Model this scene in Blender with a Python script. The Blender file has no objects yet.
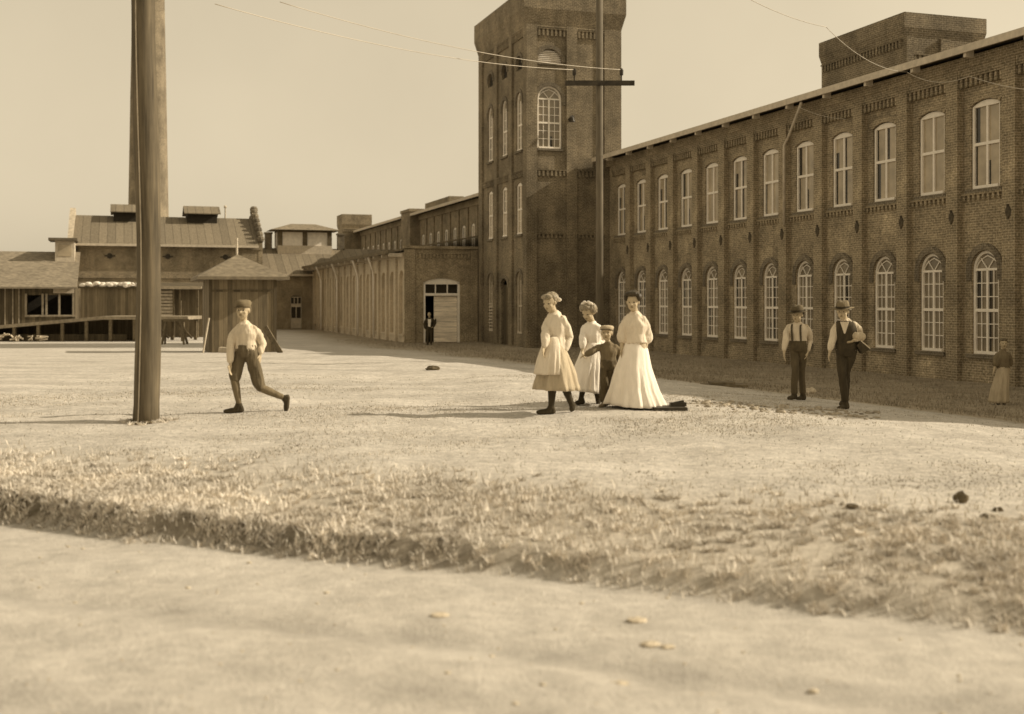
import bpy, bmesh, math, random
import numpy as np
from mathutils import Vector, Matrix, noise
random.seed(7)
rng = np.random.default_rng(11)
R = math.radians
SC = bpy.context.scene
COL = SC.collection
F = 1180.0; HOR = 300.0; CAMZ = 1.5           # focal length in pixels, horizon row, eye height

# ------------------------------------------------------------------ camera
cd = bpy.data.cameras.new('camera'); cam = bpy.data.objects.new('camera', cd); COL.objects.link(cam)
cam.location = (0, 0, CAMZ); cam.rotation_euler = (R(90), 0, 0)
cd.sensor_fit = 'HORIZONTAL'; cd.sensor_width = 36; cd.lens = F/1024*36
cd.shift_y = -(357-HOR)/1024
cd.clip_start = 0.05; cd.clip_end = 3000
cd.dof.use_dof = True; cd.dof.focus_distance = 24; cd.dof.aperture_fstop = (cd.lens/1000)/0.031
SC.camera = cam
# ------------------------------------------------------------------ world, sun, exposure
SUN_EL, SUN_AZ = 31.0, 82.5                     # azimuth clockwise from +Y: 90 = from +X
w = bpy.data.worlds.new('World'); SC.world = w; w.use_nodes = True
nt = w.node_tree; nt.nodes.clear()
out = nt.nodes.new('ShaderNodeOutputWorld'); bg = nt.nodes.new('ShaderNodeBackground')
sky = nt.nodes.new('ShaderNodeTexSky'); sky.sky_type = 'NISHITA'; sky.sun_disc = False
sky.sun_elevation = R(SUN_EL); sky.sun_rotation = R(SUN_AZ); sky.dust_density = 3.0; sky.air_density = 1.0
bw = nt.nodes.new('ShaderNodeRGBToBW')
pw = nt.nodes.new('ShaderNodeMath'); pw.operation = 'POWER'; pw.inputs[1].default_value = 0.30
sc_ = nt.nodes.new('ShaderNodeMath'); sc_.operation = 'MULTIPLY'; sc_.inputs[1].default_value = 3.2
tint = nt.nodes.new('ShaderNodeVectorMath'); tint.operation = 'SCALE'; tint.inputs[0].default_value = (1.175, 0.995, 0.695)
nt.links.new(sky.outputs[0], bw.inputs[0]); nt.links.new(bw.outputs[0], pw.inputs[0])
nt.links.new(pw.outputs[0], sc_.inputs[0]); nt.links.new(sc_.outputs[0], tint.inputs['Scale'])
tcw = nt.nodes.new('ShaderNodeTexCoord'); nw = nt.nodes.new('ShaderNodeTexNoise'); nw.inputs['Scale'].default_value = 3.5; nw.inputs['Detail'].default_value = 6
mw = nt.nodes.new('ShaderNodeMapRange'); mw.inputs[1].default_value = .3; mw.inputs[2].default_value = .7; mw.inputs[3].default_value = .94; mw.inputs[4].default_value = 1.06
t2 = nt.nodes.new('ShaderNodeVectorMath'); t2.operation = 'SCALE'
nt.links.new(tcw.outputs['Generated'], nw.inputs['Vector']); nt.links.new(nw.outputs['Fac'], mw.inputs[0]); nt.links.new(mw.outputs[0], t2.inputs['Scale']); nt.links.new(tint.outputs[0], t2.inputs[0])
nt.links.new(t2.outputs[0], bg.inputs[0]); bg.inputs[1].default_value = 0.131
nt.links.new(bg.outputs[0], out.inputs[0])
sl = bpy.data.lights.new('sun', 'SUN'); sl.energy = 4.9; sl.angle = R(0.53); sl.color = (1.0, 0.875, 0.68)
so = bpy.data.objects.new('sun', sl); COL.objects.link(so)
el, az = R(SUN_EL), R(SUN_AZ)
sdir = Vector((math.sin(az)*math.cos(el), math.cos(az)*math.cos(el), math.sin(el)))
so.rotation_euler = sdir.to_track_quat('Z', 'Y').to_euler(); so.location = (60, 0, 60)
SC.view_settings.view_transform = 'Standard'; SC.view_settings.look = 'None'
SC.view_settings.gamma = 1.0; SC.view_settings.use_curve_mapping = False
SC.view_settings.exposure = 0.07

# ------------------------------------------------------------------ materials
def C(l, s=1.0): return (l*(1+.20*s), l, l*(1-.30*s), 1)
def base_mat(name, rough=.85):
    m = bpy.data.materials.new(name); m.use_nodes = True
    b = m.node_tree.nodes['Principled BSDF']; b.inputs['Roughness'].default_value = rough
    b.inputs['Specular IOR Level'].default_value = .25
    return m, m.node_tree, b
def link(n, a, b): n.links.new(a, b)
def coords(n, kind='Object'):
    t = n.nodes.new('ShaderNodeTexCoord'); return t.outputs[kind]
def noise_node(n, vec, scale, detail=5, rough=.6):
    k = n.nodes.new('ShaderNodeTexNoise'); k.inputs['Scale'].default_value = scale
    k.inputs['Detail'].default_value = detail; k.inputs['Roughness'].default_value = rough
    link(n, vec, k.inputs['Vector']); return k.outputs['Fac']
def ramp(n, fac, stops):
    r = n.nodes.new('ShaderNodeValToRGB'); e = r.color_ramp.elements
    while len(e) < len(stops): e.new(.5)
    for i, (p, c) in enumerate(stops): e[i].position = p; e[i].color = c
    link(n, fac, r.inputs[0]); return r.outputs[0]
def mixc(n, fac, a, b, mode='MIX'):
    m = n.nodes.new('ShaderNodeMix'); m.data_type = 'RGBA'; m.blend_type = mode
    for sock, v in ((m.inputs[0], fac), (m.inputs[6], a), (m.inputs[7], b)):
        if isinstance(v, (int, float)): sock.default_value = v
        elif isinstance(v, tuple): sock.default_value = v
        else: link(n, v, sock)
    return m.outputs[2]
def scalev(n, vec, s):
    m = n.nodes.new('ShaderNodeMapping'); m.inputs['Scale'].default_value = s; link(n, vec, m.inputs[0]); return m.outputs[0]
def bump(n, b, h, strength, dist=.02):
    k = n.nodes.new('ShaderNodeBump'); k.inputs['Strength'].default_value = strength
    k.inputs['Distance'].default_value = dist; link(n, h, k.inputs['Height']); link(n, k.outputs[0], b.inputs['Normal'])
def mottled(name, l, s=1.0, var=.35, scale=6.0, rough=.85, stretch=(1, 1, 1), bmp=.2, big=.5, spec=.25, bdist=.01):
    m, n, b = base_mat(name, rough); v = coords(n); b.inputs['Specular IOR Level'].default_value = spec
    f1 = noise_node(n, scalev(n, v, stretch), scale); f2 = noise_node(n, v, big, 3)
    c1 = ramp(n, f1, [(.3, C(l*(1-var), s)), (.7, C(l*(1+var), s))])
    c = mixc(n, .6, c1, ramp(n, f2, [(.3, (1-var*.8,)*3+(1,)), (.7, (1+var*.4,)*3+(1,))]), 'MULTIPLY')
    link(n, c, b.inputs['Base Color'])
    if bmp: bump(n, b, f1, bmp, bdist)
    return m
def brick_mat(name, l, s=1.2, mort=1.7, var=.16, wash=0.0):
    m, n, b = base_mat(name, .9); v = coords(n)
    sp = n.nodes.new('ShaderNodeSeparateXYZ'); link(n, v, sp.inputs[0])
    ad = n.nodes.new('ShaderNodeMath'); ad.operation = 'ADD'; link(n, sp.outputs[0], ad.inputs[0]); link(n, sp.outputs[1], ad.inputs[1])
    cb = n.nodes.new('ShaderNodeCombineXYZ'); link(n, ad.outputs[0], cb.inputs[0]); link(n, sp.outputs[2], cb.inputs[1])
    br = n.nodes.new('ShaderNodeTexBrick'); link(n, cb.outputs[0], br.inputs['Vector'])
    br.inputs['Scale'].default_value = 1.0; br.inputs['Brick Width'].default_value = .225; br.inputs['Row Height'].default_value = .078
    br.inputs['Mortar Size'].default_value = .010; br.inputs['Mortar Smooth'].default_value = .3; br.inputs['Bias'].default_value = -.1
    br.inputs['Color1'].default_value = C(l*(1-var), s); br.inputs['Color2'].default_value = C(l*(1+var), s)
    br.inputs['Mortar'].default_value = C(l*mort, s*.8)
    f2 = noise_node(n, v, .55, 6, .65); f3 = noise_node(n, scalev(n, v, (1, 1, .25)), 2.2, 5)
    c = mixc(n, .85, br.outputs['Color'], ramp(n, f2, [(.28, (.46,)*3+(1,)), (.72, (1.42,)*3+(1,))]), 'MULTIPLY')
    c = mixc(n, .5, c, ramp(n, f3, [(.3, (.6,)*3+(1,)), (.7, (1.3,)*3+(1,))]), 'MULTIPLY')
    c = mixc(n, .8, c, ramp(n, noise_node(n, v, 16, 3, .8), [(.36, (.5,)*3+(1,)), (.64, (1.5,)*3+(1,))]), 'MULTIPLY')
    if wash:
        f4 = noise_node(n, v, 1.4, 6)
        c = mixc(n, ramp(n, f4, [(.35, (wash,)*3+(1,)), (.7, (wash*.55,)*3+(1,))]), c, C(.62, .8))
    link(n, c, b.inputs['Base Color']); bump(n, b, br.outputs['Fac'], -.35, .008)
    return m
def plank_mat(name, l, s=1.0, board=.18, axis=0, var=.3):
    m, n, b = base_mat(name, .85); v = coords(n)
    sp = n.nodes.new('ShaderNodeSeparateXYZ'); link(n, v, sp.inputs[0])
    if axis == 0:
        ad = n.nodes.new('ShaderNodeMath'); ad.operation = 'ADD'; link(n, sp.outputs[0], ad.inputs[0]); link(n, sp.outputs[1], ad.inputs[1]); src = ad.outputs[0]
    else: src = sp.outputs[1 if axis == 1 else 2]
    dv = n.nodes.new('ShaderNodeMath'); dv.operation = 'DIVIDE'; link(n, src, dv.inputs[0]); dv.inputs[1].default_value = board
    fl = n.nodes.new('ShaderNodeMath'); fl.operation = 'FLOOR'; link(n, dv.outputs[0], fl.inputs[0])
    fr = n.nodes.new('ShaderNodeMath'); fr.operation = 'FRACT'; link(n, dv.outputs[0], fr.inputs[0])
    wn = n.nodes.new('ShaderNodeTexWhiteNoise'); wn.noise_dimensions = '1D'; link(n, fl.outputs[0], wn.inputs['W'])
    c1 = ramp(n, wn.outputs[0], [(0, C(l*(1-var), s)), (1, C(l*(1+var), s))])
    st = (1, 1, .15) if axis == 0 else (.15, 1, 1) if axis == 1 else (.15, .15, 1)
    f = noise_node(n, scalev(n, v, st), 9, 5)
    c = mixc(n, .7, c1, ramp(n, f, [(.3, (.65,)*3+(1,)), (.7, (1.3,)*3+(1,))]), 'MULTIPLY')
    gap = ramp(n, fr.outputs[0], [(0, (.25,)*3+(1,)), (.09, (1,)*3+(1,))])
    c = mixc(n, 1.0, c, gap, 'MULTIPLY'); link(n, c, b.inputs['Base Color']); bump(n, b, gap, .4, .01)
    return m
def glass_mat(name, l, rough=.12, spec=.5):
    m, n, b = base_mat(name, rough); v = coords(n, 'Object'); b.inputs['Specular IOR Level'].default_value = spec
    oi = n.nodes.new('ShaderNodeObjectInfo')
    ad = n.nodes.new('ShaderNodeVectorMath'); ad.operation = 'ADD'; link(n, v, ad.inputs[0]); link(n, oi.outputs['Location'], ad.inputs[1])
    f = noise_node(n, ad.outputs[0], 1.3, 3)
    link(n, ramp(n, f, [(.3, C(l*.72)), (.7, C(l*1.22))]), b.inputs['Base Color'])
    bump(n, b, noise_node(n, v, 4, 2), .08, .02)
    return m
M = {}
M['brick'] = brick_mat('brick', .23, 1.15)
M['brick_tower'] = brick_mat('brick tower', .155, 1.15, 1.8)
M['brick_far'] = brick_mat('brick far', .19, 1.15, 1.7)
M['brick_wash'] = brick_mat('brick limewashed', .36, .95, 1.3, .2, wash=.6)
M['brick_dark'] = brick_mat('brick arch', .14, 1.0, 1.6)
M['white'] = mottled('white paint', .82, .4, .08, 5, .6)
M['offwhite'] = mottled('weathered paint', .50, .7, .18, 5, .7)
M['glass_up'] = glass_mat('glass upper', .36, .25)
M['glass_lo'] = glass_mat('glass lower', .20, .18)
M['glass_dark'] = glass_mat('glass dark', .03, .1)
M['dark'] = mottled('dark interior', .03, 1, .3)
M['iron'] = mottled('dark iron', .045, 1, .4, 8, .6)
M['roof_tin'] = plank_mat('standing seam tin', .165, 1.0, .62, 1, .12)
M['roof_old'] = mottled('old roofing', .18, 1.0, .3, 4)
M['rust'] = mottled('rusty iron', .075, 1.1, .4, 9)
M['roof_felt'] = mottled('roof felt', .12, 1, .3)
M['shingle'] = mottled('wood shingles', .20, .9, .35, 3, .9, (1, 1, 3))
M['rubble'] = mottled('rubble', .30, .8, .6, 14)
M['stone'] = mottled('stone', .40, .8, .3, 4)
M['board'] = plank_mat('weathered boards', .15, 1.2, .17, 0)
M['board_dark'] = plank_mat('dark boards', .085, 1.3, .22, 0)
M['door_board'] = plank_mat('painted door boards', .78, .6, .30, 2, .08)
M['timber'] = mottled('grey timber', .13, 1.2, .4, 7, .9)
M['timber_pale'] = mottled('pale timber', .42, .8, .25, 5, .9)
M['deck'] = mottled('worn deck boards', .26, .9, .3, 6, .9)
M['pole'] = mottled('pole wood', .10, 1.2, .5, 16, .8, (1, 1, .06), .5, 1.2)
M['pole_white'] = mottled('weathered telegraph pole', .12, 1.0, .3, 8, .8, (1, 1, .15))
M['stack'] = brick_mat('stack brick', .19, 1.1, 1.2, .1)
M['wire'] = mottled('bright wire', .5, .6, .1, 3, .5)
M['cotton'] = mottled('cotton', .75, .4, .12, 4)
M['clod'] = mottled('earth clod', .10, 1.3, .4, 10, .95)
M['pebble'] = mottled('pebble', .5, .8, .2, 6, .9)
M['skin'] = mottled('skin', .40, 1.1, .08, 20, .6, bmp=0)
M['eye'] = mottled('eye', .04, 1, .1, bmp=0)
M['lip'] = mottled('lip', .20, 1.4, .1, bmp=0)
M['hair_dark'] = mottled('dark hair', .045, 1.4, .5, 40, .5)
M['hair_brown'] = mottled('brown hair', .12, 1.3, .5, 40, .5)
M['hair_fair'] = mottled('fair hair', .26, 1.0, .45, 40, .5)
for nm, l, s, v in [('cl_white', .80, .45, .06), ('cl_cream', .62, .7, .08), ('cl_shirt', .56, .8, .12), ('cl_tan', .40, 1.0, .12), ('cl_grey', .22, 1.1, .15),
                 ('cl_brown', .085, 1.4, .25), ('cl_dark', .045, 1.4, .3), ('cl_mid', .15, 1.3, .2), ('cl_breech', .105, 1.3, .2), ('leather', .05, 1.4, .3), ('cl_strap', .07, 1.2, .2)]:
    M[nm] = mottled(nm, l, s, v, 15, .9, (1, 1, .28), bmp=.75, big=3.0, bdist=.022)

# ------------------------------------------------------------------ mesh helper
class MB:
    def __init__(s): s.v = []; s.f = []; s.mi = []; s.smooth = False
    def quad(s, *p, mi=0):
        i = len(s.v); s.v += [tuple(q) for q in p]; s.f.append(tuple(range(i, i+len(p)))); s.mi.append(mi); return s
    def hexa(s, p, mi=0):
        i = len(s.v); s.v += [tuple(q) for q in p]
        for f in ((0,3,2,1),(4,5,6,7),(0,1,5,4),(1,2,6,5),(2,3,7,6),(3,0,4,7)): s.f.append(tuple(i+k for k in f)); s.mi.append(mi)
        return s
    def box(s, x0, x1, y0, y1, z0, z1, mi=0):
        return s.hexa([(x0,y0,z0),(x1,y0,z0),(x1,y1,z0),(x0,y1,z0),(x0,y0,z1),(x1,y0,z1),(x1,y1,z1),(x0,y1,z1)], mi)
    def beam(s, a, b, wd, h, mi=0, up=(0,0,1)):
        a = Vector(a); b = Vector(b); d = (b-a).normalized(); u = Vector(up)
        if abs(d.dot(u)) > .98: u = Vector((0,1,0))
        r = d.cross(u).normalized()*wd/2; q = r.cross(d).normalized()*h/2
        return s.hexa([a-r-q, a+r-q, b+r-q, b-r-q, a-r+q, a+r+q, b+r+q, b-r+q], mi)
    def tube(s, pts, rad, seg=8, mi=0, caps=True):
        pts = [Vector(p) for p in pts]; n = len(pts)
        rad = [rad]*n if isinstance(rad, (int, float)) else rad
        t = (pts[1]-pts[0]).normalized(); u = t.orthogonal().normalized(); base = len(s.v)
        for i in range(n):
            tt = ((pts[min(i+1,n-1)]-pts[max(i-1,0)])).normalized()
            u = (u - tt*u.dot(tt)).normalized(); vv = tt.cross(u)
            for k in range(seg):
                a = 2*math.pi*k/seg; s.v.append(tuple(pts[i]+(u*math.cos(a)+vv*math.sin(a))*rad[i]))
        for i in range(n-1):
            for k in range(seg):
                k2 = (k+1)%seg; s.f.append((base+i*seg+k, base+i*seg+k2, base+(i+1)*seg+k2, base+(i+1)*seg+k)); s.mi.append(mi)
        if caps:
            s.f.append(tuple(base+k for k in range(seg))[::-1]); s.mi.append(mi)
            s.f.append(tuple(base+(n-1)*seg+k for k in range(seg))); s.mi.append(mi)
        return s
    def loft(s, rings, mi=0, cap0=True, cap1=True, closed=True):
        base = len(s.v); m = len(rings[0])
        for r in rings: s.v += [tuple(p) for p in r]
        for i in range(len(rings)-1):
            for k in range(m if closed else m-1):
                k2 = (k+1)%m; s.f.append((base+i*m+k, base+i*m+k2, base+(i+1)*m+k2, base+(i+1)*m+k)); s.mi.append(mi)
        if cap0: s.f.append(tuple(base+k for k in range(m))[::-1]); s.mi.append(mi)
        if cap1: s.f.append(tuple(base+(len(rings)-1)*m+k for k in range(m))); s.mi.append(mi)
        return s
    def ell(s, c, ax, seg=12, rings=8, mi=0):
        c = Vector(c); X, Y, Z = [Vector(a) for a in ax]; rr = []
        for i in range(1, rings):
            ph = math.pi*i/rings
            rr.append([c + X*math.sin(ph)*math.cos(2*math.pi*k/seg) + Y*math.sin(ph)*math.sin(2*math.pi*k/seg) - Z*math.cos(ph) for k in range(seg)])
        return s.loft(rr, mi)
    def sph(s, c, r, **k): return s.ell(c, ((r,0,0),(0,r,0),(0,0,r)), **k)
    def mesh(s, name, mats, smooth=False):
        me = bpy.data.meshes.new(name); me.from_pydata(s.v, [], s.f)
        for m in (mats if isinstance(mats, (list, tuple)) else [mats]): me.materials.append(m)
        if any(s.mi): me.polygons.foreach_set('material_index', s.mi)
        if smooth: me.polygons.foreach_set('use_smooth', [True]*len(me.polygons))
        me.update(); return me
    def build(s, name, mats, parent=None, smooth=False, loc=None, rot=None):
        return put(name, s.mesh(name, mats, smooth), parent, loc, rot)
def put(name, me, parent=None, loc=None, rot=None):
    o = bpy.data.objects.new(name, me); COL.objects.link(o)
    if parent: o.parent = parent
    if loc is not None: o.location = loc
    if rot is not None: o.rotation_euler = (0, 0, rot)
    return o
def tag(o, label=None, cat=None, group=None, kind=None):
    for k, v in (('label', label), ('category', cat), ('group', group), ('kind', kind)):
        if v: o[k] = v
    return o
def thing(name, label, cat, loc=(0,0,0), rz=0, group=None):
    o = bpy.data.objects.new(name, None); COL.objects.link(o); o.location = loc; o.rotation_euler = (0,0,rz); o.empty_display_size = .2
    return tag(o, label, cat, group)
def copy_tree(o, parent=None):
    c = o.copy(); COL.objects.link(c); c.parent = parent
    for ch in list(o.children): copy_tree(ch, c)
    return c
def W(x, y, d): return Vector(((x-512)/F*d, d, CAMZ+(HOR-y)/F*d))

# ------------------------------------------------------------------ ground
O = Vector((14.07, 35.1)); DV = Vector((-.312, .950)); NV = Vector((-.950, -.312))
TH = math.atan2(DV.y, DV.x)
def loc2w(t, y, z=0): return Vector((O.x+DV.x*t+NV.x*y, O.y+DV.y*t+NV.y*y, z))
def sm(a):
    a = np.clip(a, 0, 1); return a*a*(3-2*a)
def vnoise(x, y, f, seed=0.0):                      # cheap smooth noise with sums of sines
    r = np.random.default_rng(int(seed*10)+5); o = 0
    for i in range(9):
        a = r.uniform(0, 6.283); k = f*r.uniform(.6, 1.7); o = o+np.sin((x*np.cos(a)+y*np.sin(a))*k+r.uniform(0, 6.283))
    return o/4.5
def sbank(x, y): return .397*(x+4.0)+.918*(y-9.4)+.08*vnoise(x, y, 1.6, 3)+.045*vnoise(x, y, 6.0, 4)
def pmill(x, y): return -.95*(x-14.07)-.312*(y-35.1)
def zg(x, y):
    x = np.asarray(x, float); y = np.asarray(y, float)
    s = sbank(x, y); p = pmill(x, y)
    a = sm((17-p)/13.); b = sm((y-18)/52.)
    z = -(a+b-a*b)
    k_ = sm((.918*x-.397*y+7.4)/6.0); ht = .215-.095*k_+(.05-.03*k_)*vnoise(x, y, .9, 6)
    z = z - (.315-ht)*(1-sm((s+.1)/(3.2-1.5*k_))) - ht*(1-sm(s/.22+.02))
    amp = sm(s/1.5)*np.clip(1.4-y/60, .15, 1)
    z = z + amp*(.025*vnoise(x, y, .9, 1)+.018*vnoise(x, y, 2.6, 2)+.010*vnoise(x, y, 7, 7))
    z = z + (1-sm(s/.3+1))*(.010*vnoise(x, y, 3, 9)+.006*vnoise(x, y, 9, 10)-.03*np.exp(-((s+1.5)/.16)**2)-.03*np.exp(-((s+3.0)/.18)**2))
    return z
def gz(x, y): return float(zg(x, y))
def axis(segs):
    o = []
    for a, b, st in segs: o += list(np.arange(a, b, st))
    return np.array(o+[segs[-1][1]])
xs = axis([(-700,-120,45),(-120,-40,6),(-40,-9,1.0),(-9,9,.11),(9,40,1.0),(40,120,6),(120,700,45)])
ys = axis([(-40,3,3),(3,5,.3),(5,14,.075),(14,24,.16),(24,45,.5),(45,110,2.5),(110,260,20),(260,1400,120)])
XX, YY = np.meshgrid(xs, ys); ZZ = zg(XX, YY); nx, ny = len(xs), len(ys)
vv = np.stack([XX.ravel(), YY.ravel(), ZZ.ravel()], 1)
idx = np.arange(nx*ny).reshape(ny, nx)
ff = np.stack([idx[:-1,:-1].ravel(), idx[:-1,1:].ravel(), idx[1:,1:].ravel(), idx[1:,:-1].ravel()], 1)
gm = bpy.data.meshes.new('ground'); gm.from_pydata(vv.tolist(), [], ff.tolist())
gm.polygons.foreach_set('use_smooth', [True]*len(gm.polygons))
def addattr(name, arr):
    a = gm.attributes.new(name, 'FLOAT', 'POINT'); a.data.foreach_set('value', np.asarray(arr, dtype=np.float32).ravel())
S_ = sbank(XX, YY); P_ = pmill(XX, YY)
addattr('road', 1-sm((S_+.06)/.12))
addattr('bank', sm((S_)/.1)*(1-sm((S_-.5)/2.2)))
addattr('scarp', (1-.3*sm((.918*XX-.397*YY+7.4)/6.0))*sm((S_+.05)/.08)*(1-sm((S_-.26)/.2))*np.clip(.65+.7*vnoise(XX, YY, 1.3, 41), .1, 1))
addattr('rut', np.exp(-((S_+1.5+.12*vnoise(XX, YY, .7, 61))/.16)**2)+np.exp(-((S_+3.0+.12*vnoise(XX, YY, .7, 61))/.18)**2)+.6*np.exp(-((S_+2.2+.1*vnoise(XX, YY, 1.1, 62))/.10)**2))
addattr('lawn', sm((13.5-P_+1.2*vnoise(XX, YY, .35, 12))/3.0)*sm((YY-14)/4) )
def ground_mat():
    m, n, b = base_mat('ground', .95); v = coords(n, 'Object'); b.inputs['Specular IOR Level'].default_value = .1
    def at(nm):
        a = n.nodes.new('ShaderNodeAttribute'); a.attribute_name = nm; return a.outputs['Fac']
    f1 = noise_node(n, v, 1.1, 6, .65); f2 = noise_node(n, v, 9, 5, .7); f3 = noise_node(n, v, 45, 4, .7); f4 = noise_node(n, scalev(n, v, (.12, .9, 1)), 1.0, 4)
    dirt = ramp(n, f1, [(.3, C(.44, .42)), (.7, C(.57, .36))])
    dirt = mixc(n, .8, dirt, ramp(n, f2, [(.35, (.72,)*3+(1,)), (.65, (1.18,)*3+(1,))]), 'MULTIPLY')
    dirt = mixc(n, .8, dirt, ramp(n, f3, [(.36, (.55,)*3+(1,)), (.56, (1.12,)*3+(1,))]), 'MULTIPLY')
    dirt = mixc(n, .6, dirt, ramp(n, f4, [(.35, (.8,)*3+(1,)), (.65, (1.15,)*3+(1,))]), 'MULTIPLY')
    road = ramp(n, f1, [(.3, C(.43, .4)), (.7, C(.53, .36))])
    road = mixc(n, .6, road, ramp(n, f2, [(.35, (.85,)*3+(1,)), (.65, (1.1,)*3+(1,))]), 'MULTIPLY')
    f5 = noise_node(n, v, 3.2, 6, .7)
    road = mixc(n, .55, road, ramp(n, f5, [(.36, (.72,)*3+(1,)), (.62, (1.12,)*3+(1,))]), 'MULTIPLY')
    road = mixc(n, at('rut'), road, mixc(n, 1.0, road, (.86, .86, .86, 1), 'MULTIPLY'))
    bank = ramp(n, f2, [(.35, C(.34, .6)), (.65, C(.52, .5))])
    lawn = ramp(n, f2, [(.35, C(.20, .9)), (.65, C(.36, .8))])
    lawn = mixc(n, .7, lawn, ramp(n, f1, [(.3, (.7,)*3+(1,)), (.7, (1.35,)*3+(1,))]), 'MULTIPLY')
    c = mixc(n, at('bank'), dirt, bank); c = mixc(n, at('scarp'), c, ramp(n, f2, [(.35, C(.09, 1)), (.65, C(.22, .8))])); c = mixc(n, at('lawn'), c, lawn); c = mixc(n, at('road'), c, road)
    link(n, c, b.inputs['Base Color'])
    ad = n.nodes.new('ShaderNodeMath'); ad.operation = 'ADD'; link(n, f2, ad.inputs[0]); link(n, f3, ad.inputs[1])
    bump(n, b, ad.outputs[0], .5, .03); return m
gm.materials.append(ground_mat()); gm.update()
tag(put('ground', gm), kind='structure')

# ------------------------------------------------------------------ grass (blades, one mesh per stand)
def blades(name, X, Y, hmin, hmax, wid, mat, label, lean=.5, bear=None):
    n = len(X); Z = zg(X, Y)-.006; a = rng.uniform(0, 6.283, n); h = rng.uniform(hmin, hmax, n); le = rng.uniform(.1, lean, n)*h
    wd = wid*rng.uniform(.6, 1.4, n); b = rng.uniform(0, 6.283, n) if bear is None else bear
    if bear is not None: le = rng.uniform(.5, 1.3, n)*h
    dx, dy = np.cos(a)*wd, np.sin(a)*wd; lx, ly = np.cos(b)*le, np.sin(b)*le
    V = np.empty((n, 5, 3))
    V[:,0] = np.stack([X-dx, Y-dy, Z], 1); V[:,1] = np.stack([X+dx, Y+dy, Z], 1)
    V[:,2] = np.stack([X+dx*.7+lx*.35, Y+dy*.7+ly*.35, Z+h*.6], 1); V[:,3] = np.stack([X-dx*.7+lx*.35, Y-dy*.7+ly*.35, Z+h*.6], 1)
    V[:,4] = np.stack([X+lx, Y+ly, Z+h], 1)
    i = np.arange(n)*5
    fs = np.concatenate([np.stack([i, i+1, i+2, i+3], 1).ravel(), np.stack([i+3, i+2, i+4], 1).ravel()])
    ls = np.concatenate([np.arange(n)*4, 4*n+np.arange(n)*3])
    me = bpy.data.meshes.new(name); me.vertices.add(n*5); me.vertices.foreach_set('co', V.ravel())
    me.loops.add(len(fs)); me.loops.foreach_set('vertex_index', fs.astype(np.int32))
    me.polygons.add(2*n); me.polygons.foreach_set('loop_start', ls.astype(np.int32))
    me.update(calc_edges=True); me.validate(); me.materials.append(mat)
    return tag(put(name, me), label, 'grass', kind='stuff')
def grass_mat(name, l, s, var):
    m, n, b = base_mat(name, .8); v = coords(n)
    f = noise_node(n, v, 22, 3); f2 = noise_node(n, v, 1.2, 4)
    c = mixc(n, .8, ramp(n, f, [(.3, C(l*(1-var), s)), (.7, C(l*(1+var), s))]), ramp(n, f2, [(.3, (.65,)*3+(1,)), (.7, (1.25,)*3+(1,))]), 'MULTIPLY')
    link(n, c, b.inputs['Base Color']); return m
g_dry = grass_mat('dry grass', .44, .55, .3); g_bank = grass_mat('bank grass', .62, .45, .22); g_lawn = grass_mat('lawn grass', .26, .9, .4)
def scatter(n, xr, yr, keep):
    X = rng.uniform(*xr, n); Y = rng.uniform(*yr, n); k = keep(X, Y) > rng.uniform(0, 1, n); return X[k], Y[k]
X, Y = scatter(420000, (-8, 8), (7, 24), lambda x, y: sm((sbank(x, y)-.9)/1.0)*np.clip(.10+.55*vnoise(x, y, 1.1, 21)+.35*vnoise(x, y, 4, 22), .03, 1)*(abs(x) < y*.48)*(1-sm((y-17)/7)*.7)*sm((pmill(x, y)-12)/2))
blades('dry_grass', X, Y, .008, .030, .005, g_dry, 'short dry grass thinly covering the sunlit field behind the bank')
X, Y = scatter(150000, (-9, 7), (5, 14), lambda x, y: sm((sbank(x, y)+.08)/.15)*(1-sm((sbank(x, y)-.5)/2.0))*np.clip(.5+.5*vnoise(x, y, 2.2, 23)+.4*vnoise(x, y, 6, 24), .06, 1)*(abs(x) < y*.50))
blades('bank_grass', X, Y, .02, .085, .006, g_bank, 'rough tufted grass along the top of the roadside bank', .8)
bx0 = (146-512)/F*14.6
CX, CY = scatter(60000, (-9, 8), (5, 20), lambda x, y: sm((sbank(x, y)+.06)/.12)*np.clip((1-sm((sbank(x, y)-.2)/2.1))*np.clip(.8+.8*vnoise(x, y, 1.7, 51), .15, 1), 0, 1)*(abs(x) < y*.5))
CX = np.concatenate([CX, bx0+np.cos(np.arange(30)*2.4)*rng.uniform(.16, .34, 30)]); CY = np.concatenate([CY, 14.6+np.sin(np.arange(30)*2.4)*rng.uniform(.16, .34, 30)])
NB = 34; A_ = rng.uniform(0, 6.283, len(CX)*NB); RR = np.repeat(rng.uniform(.02, .055, len(CX)), NB)*np.sqrt(rng.uniform(0, 1, len(A_)))
blades('weed_clumps', np.repeat(CX, NB)+np.cos(A_)*RR, np.repeat(CY, NB)+np.sin(A_)*RR, .012, .055, .0052, g_bank, 'low rosettes of weeds clumped along the sunlit bank', bear=A_+rng.normal(0, .5, len(A_)))
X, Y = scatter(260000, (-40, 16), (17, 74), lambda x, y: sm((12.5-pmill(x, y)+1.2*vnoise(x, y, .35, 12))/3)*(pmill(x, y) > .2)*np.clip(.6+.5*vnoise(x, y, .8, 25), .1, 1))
blades('lawn_grass', X, Y, .03, .10, .010, g_lawn, 'shaded grass strip along the foot of the brick mill')

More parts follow.
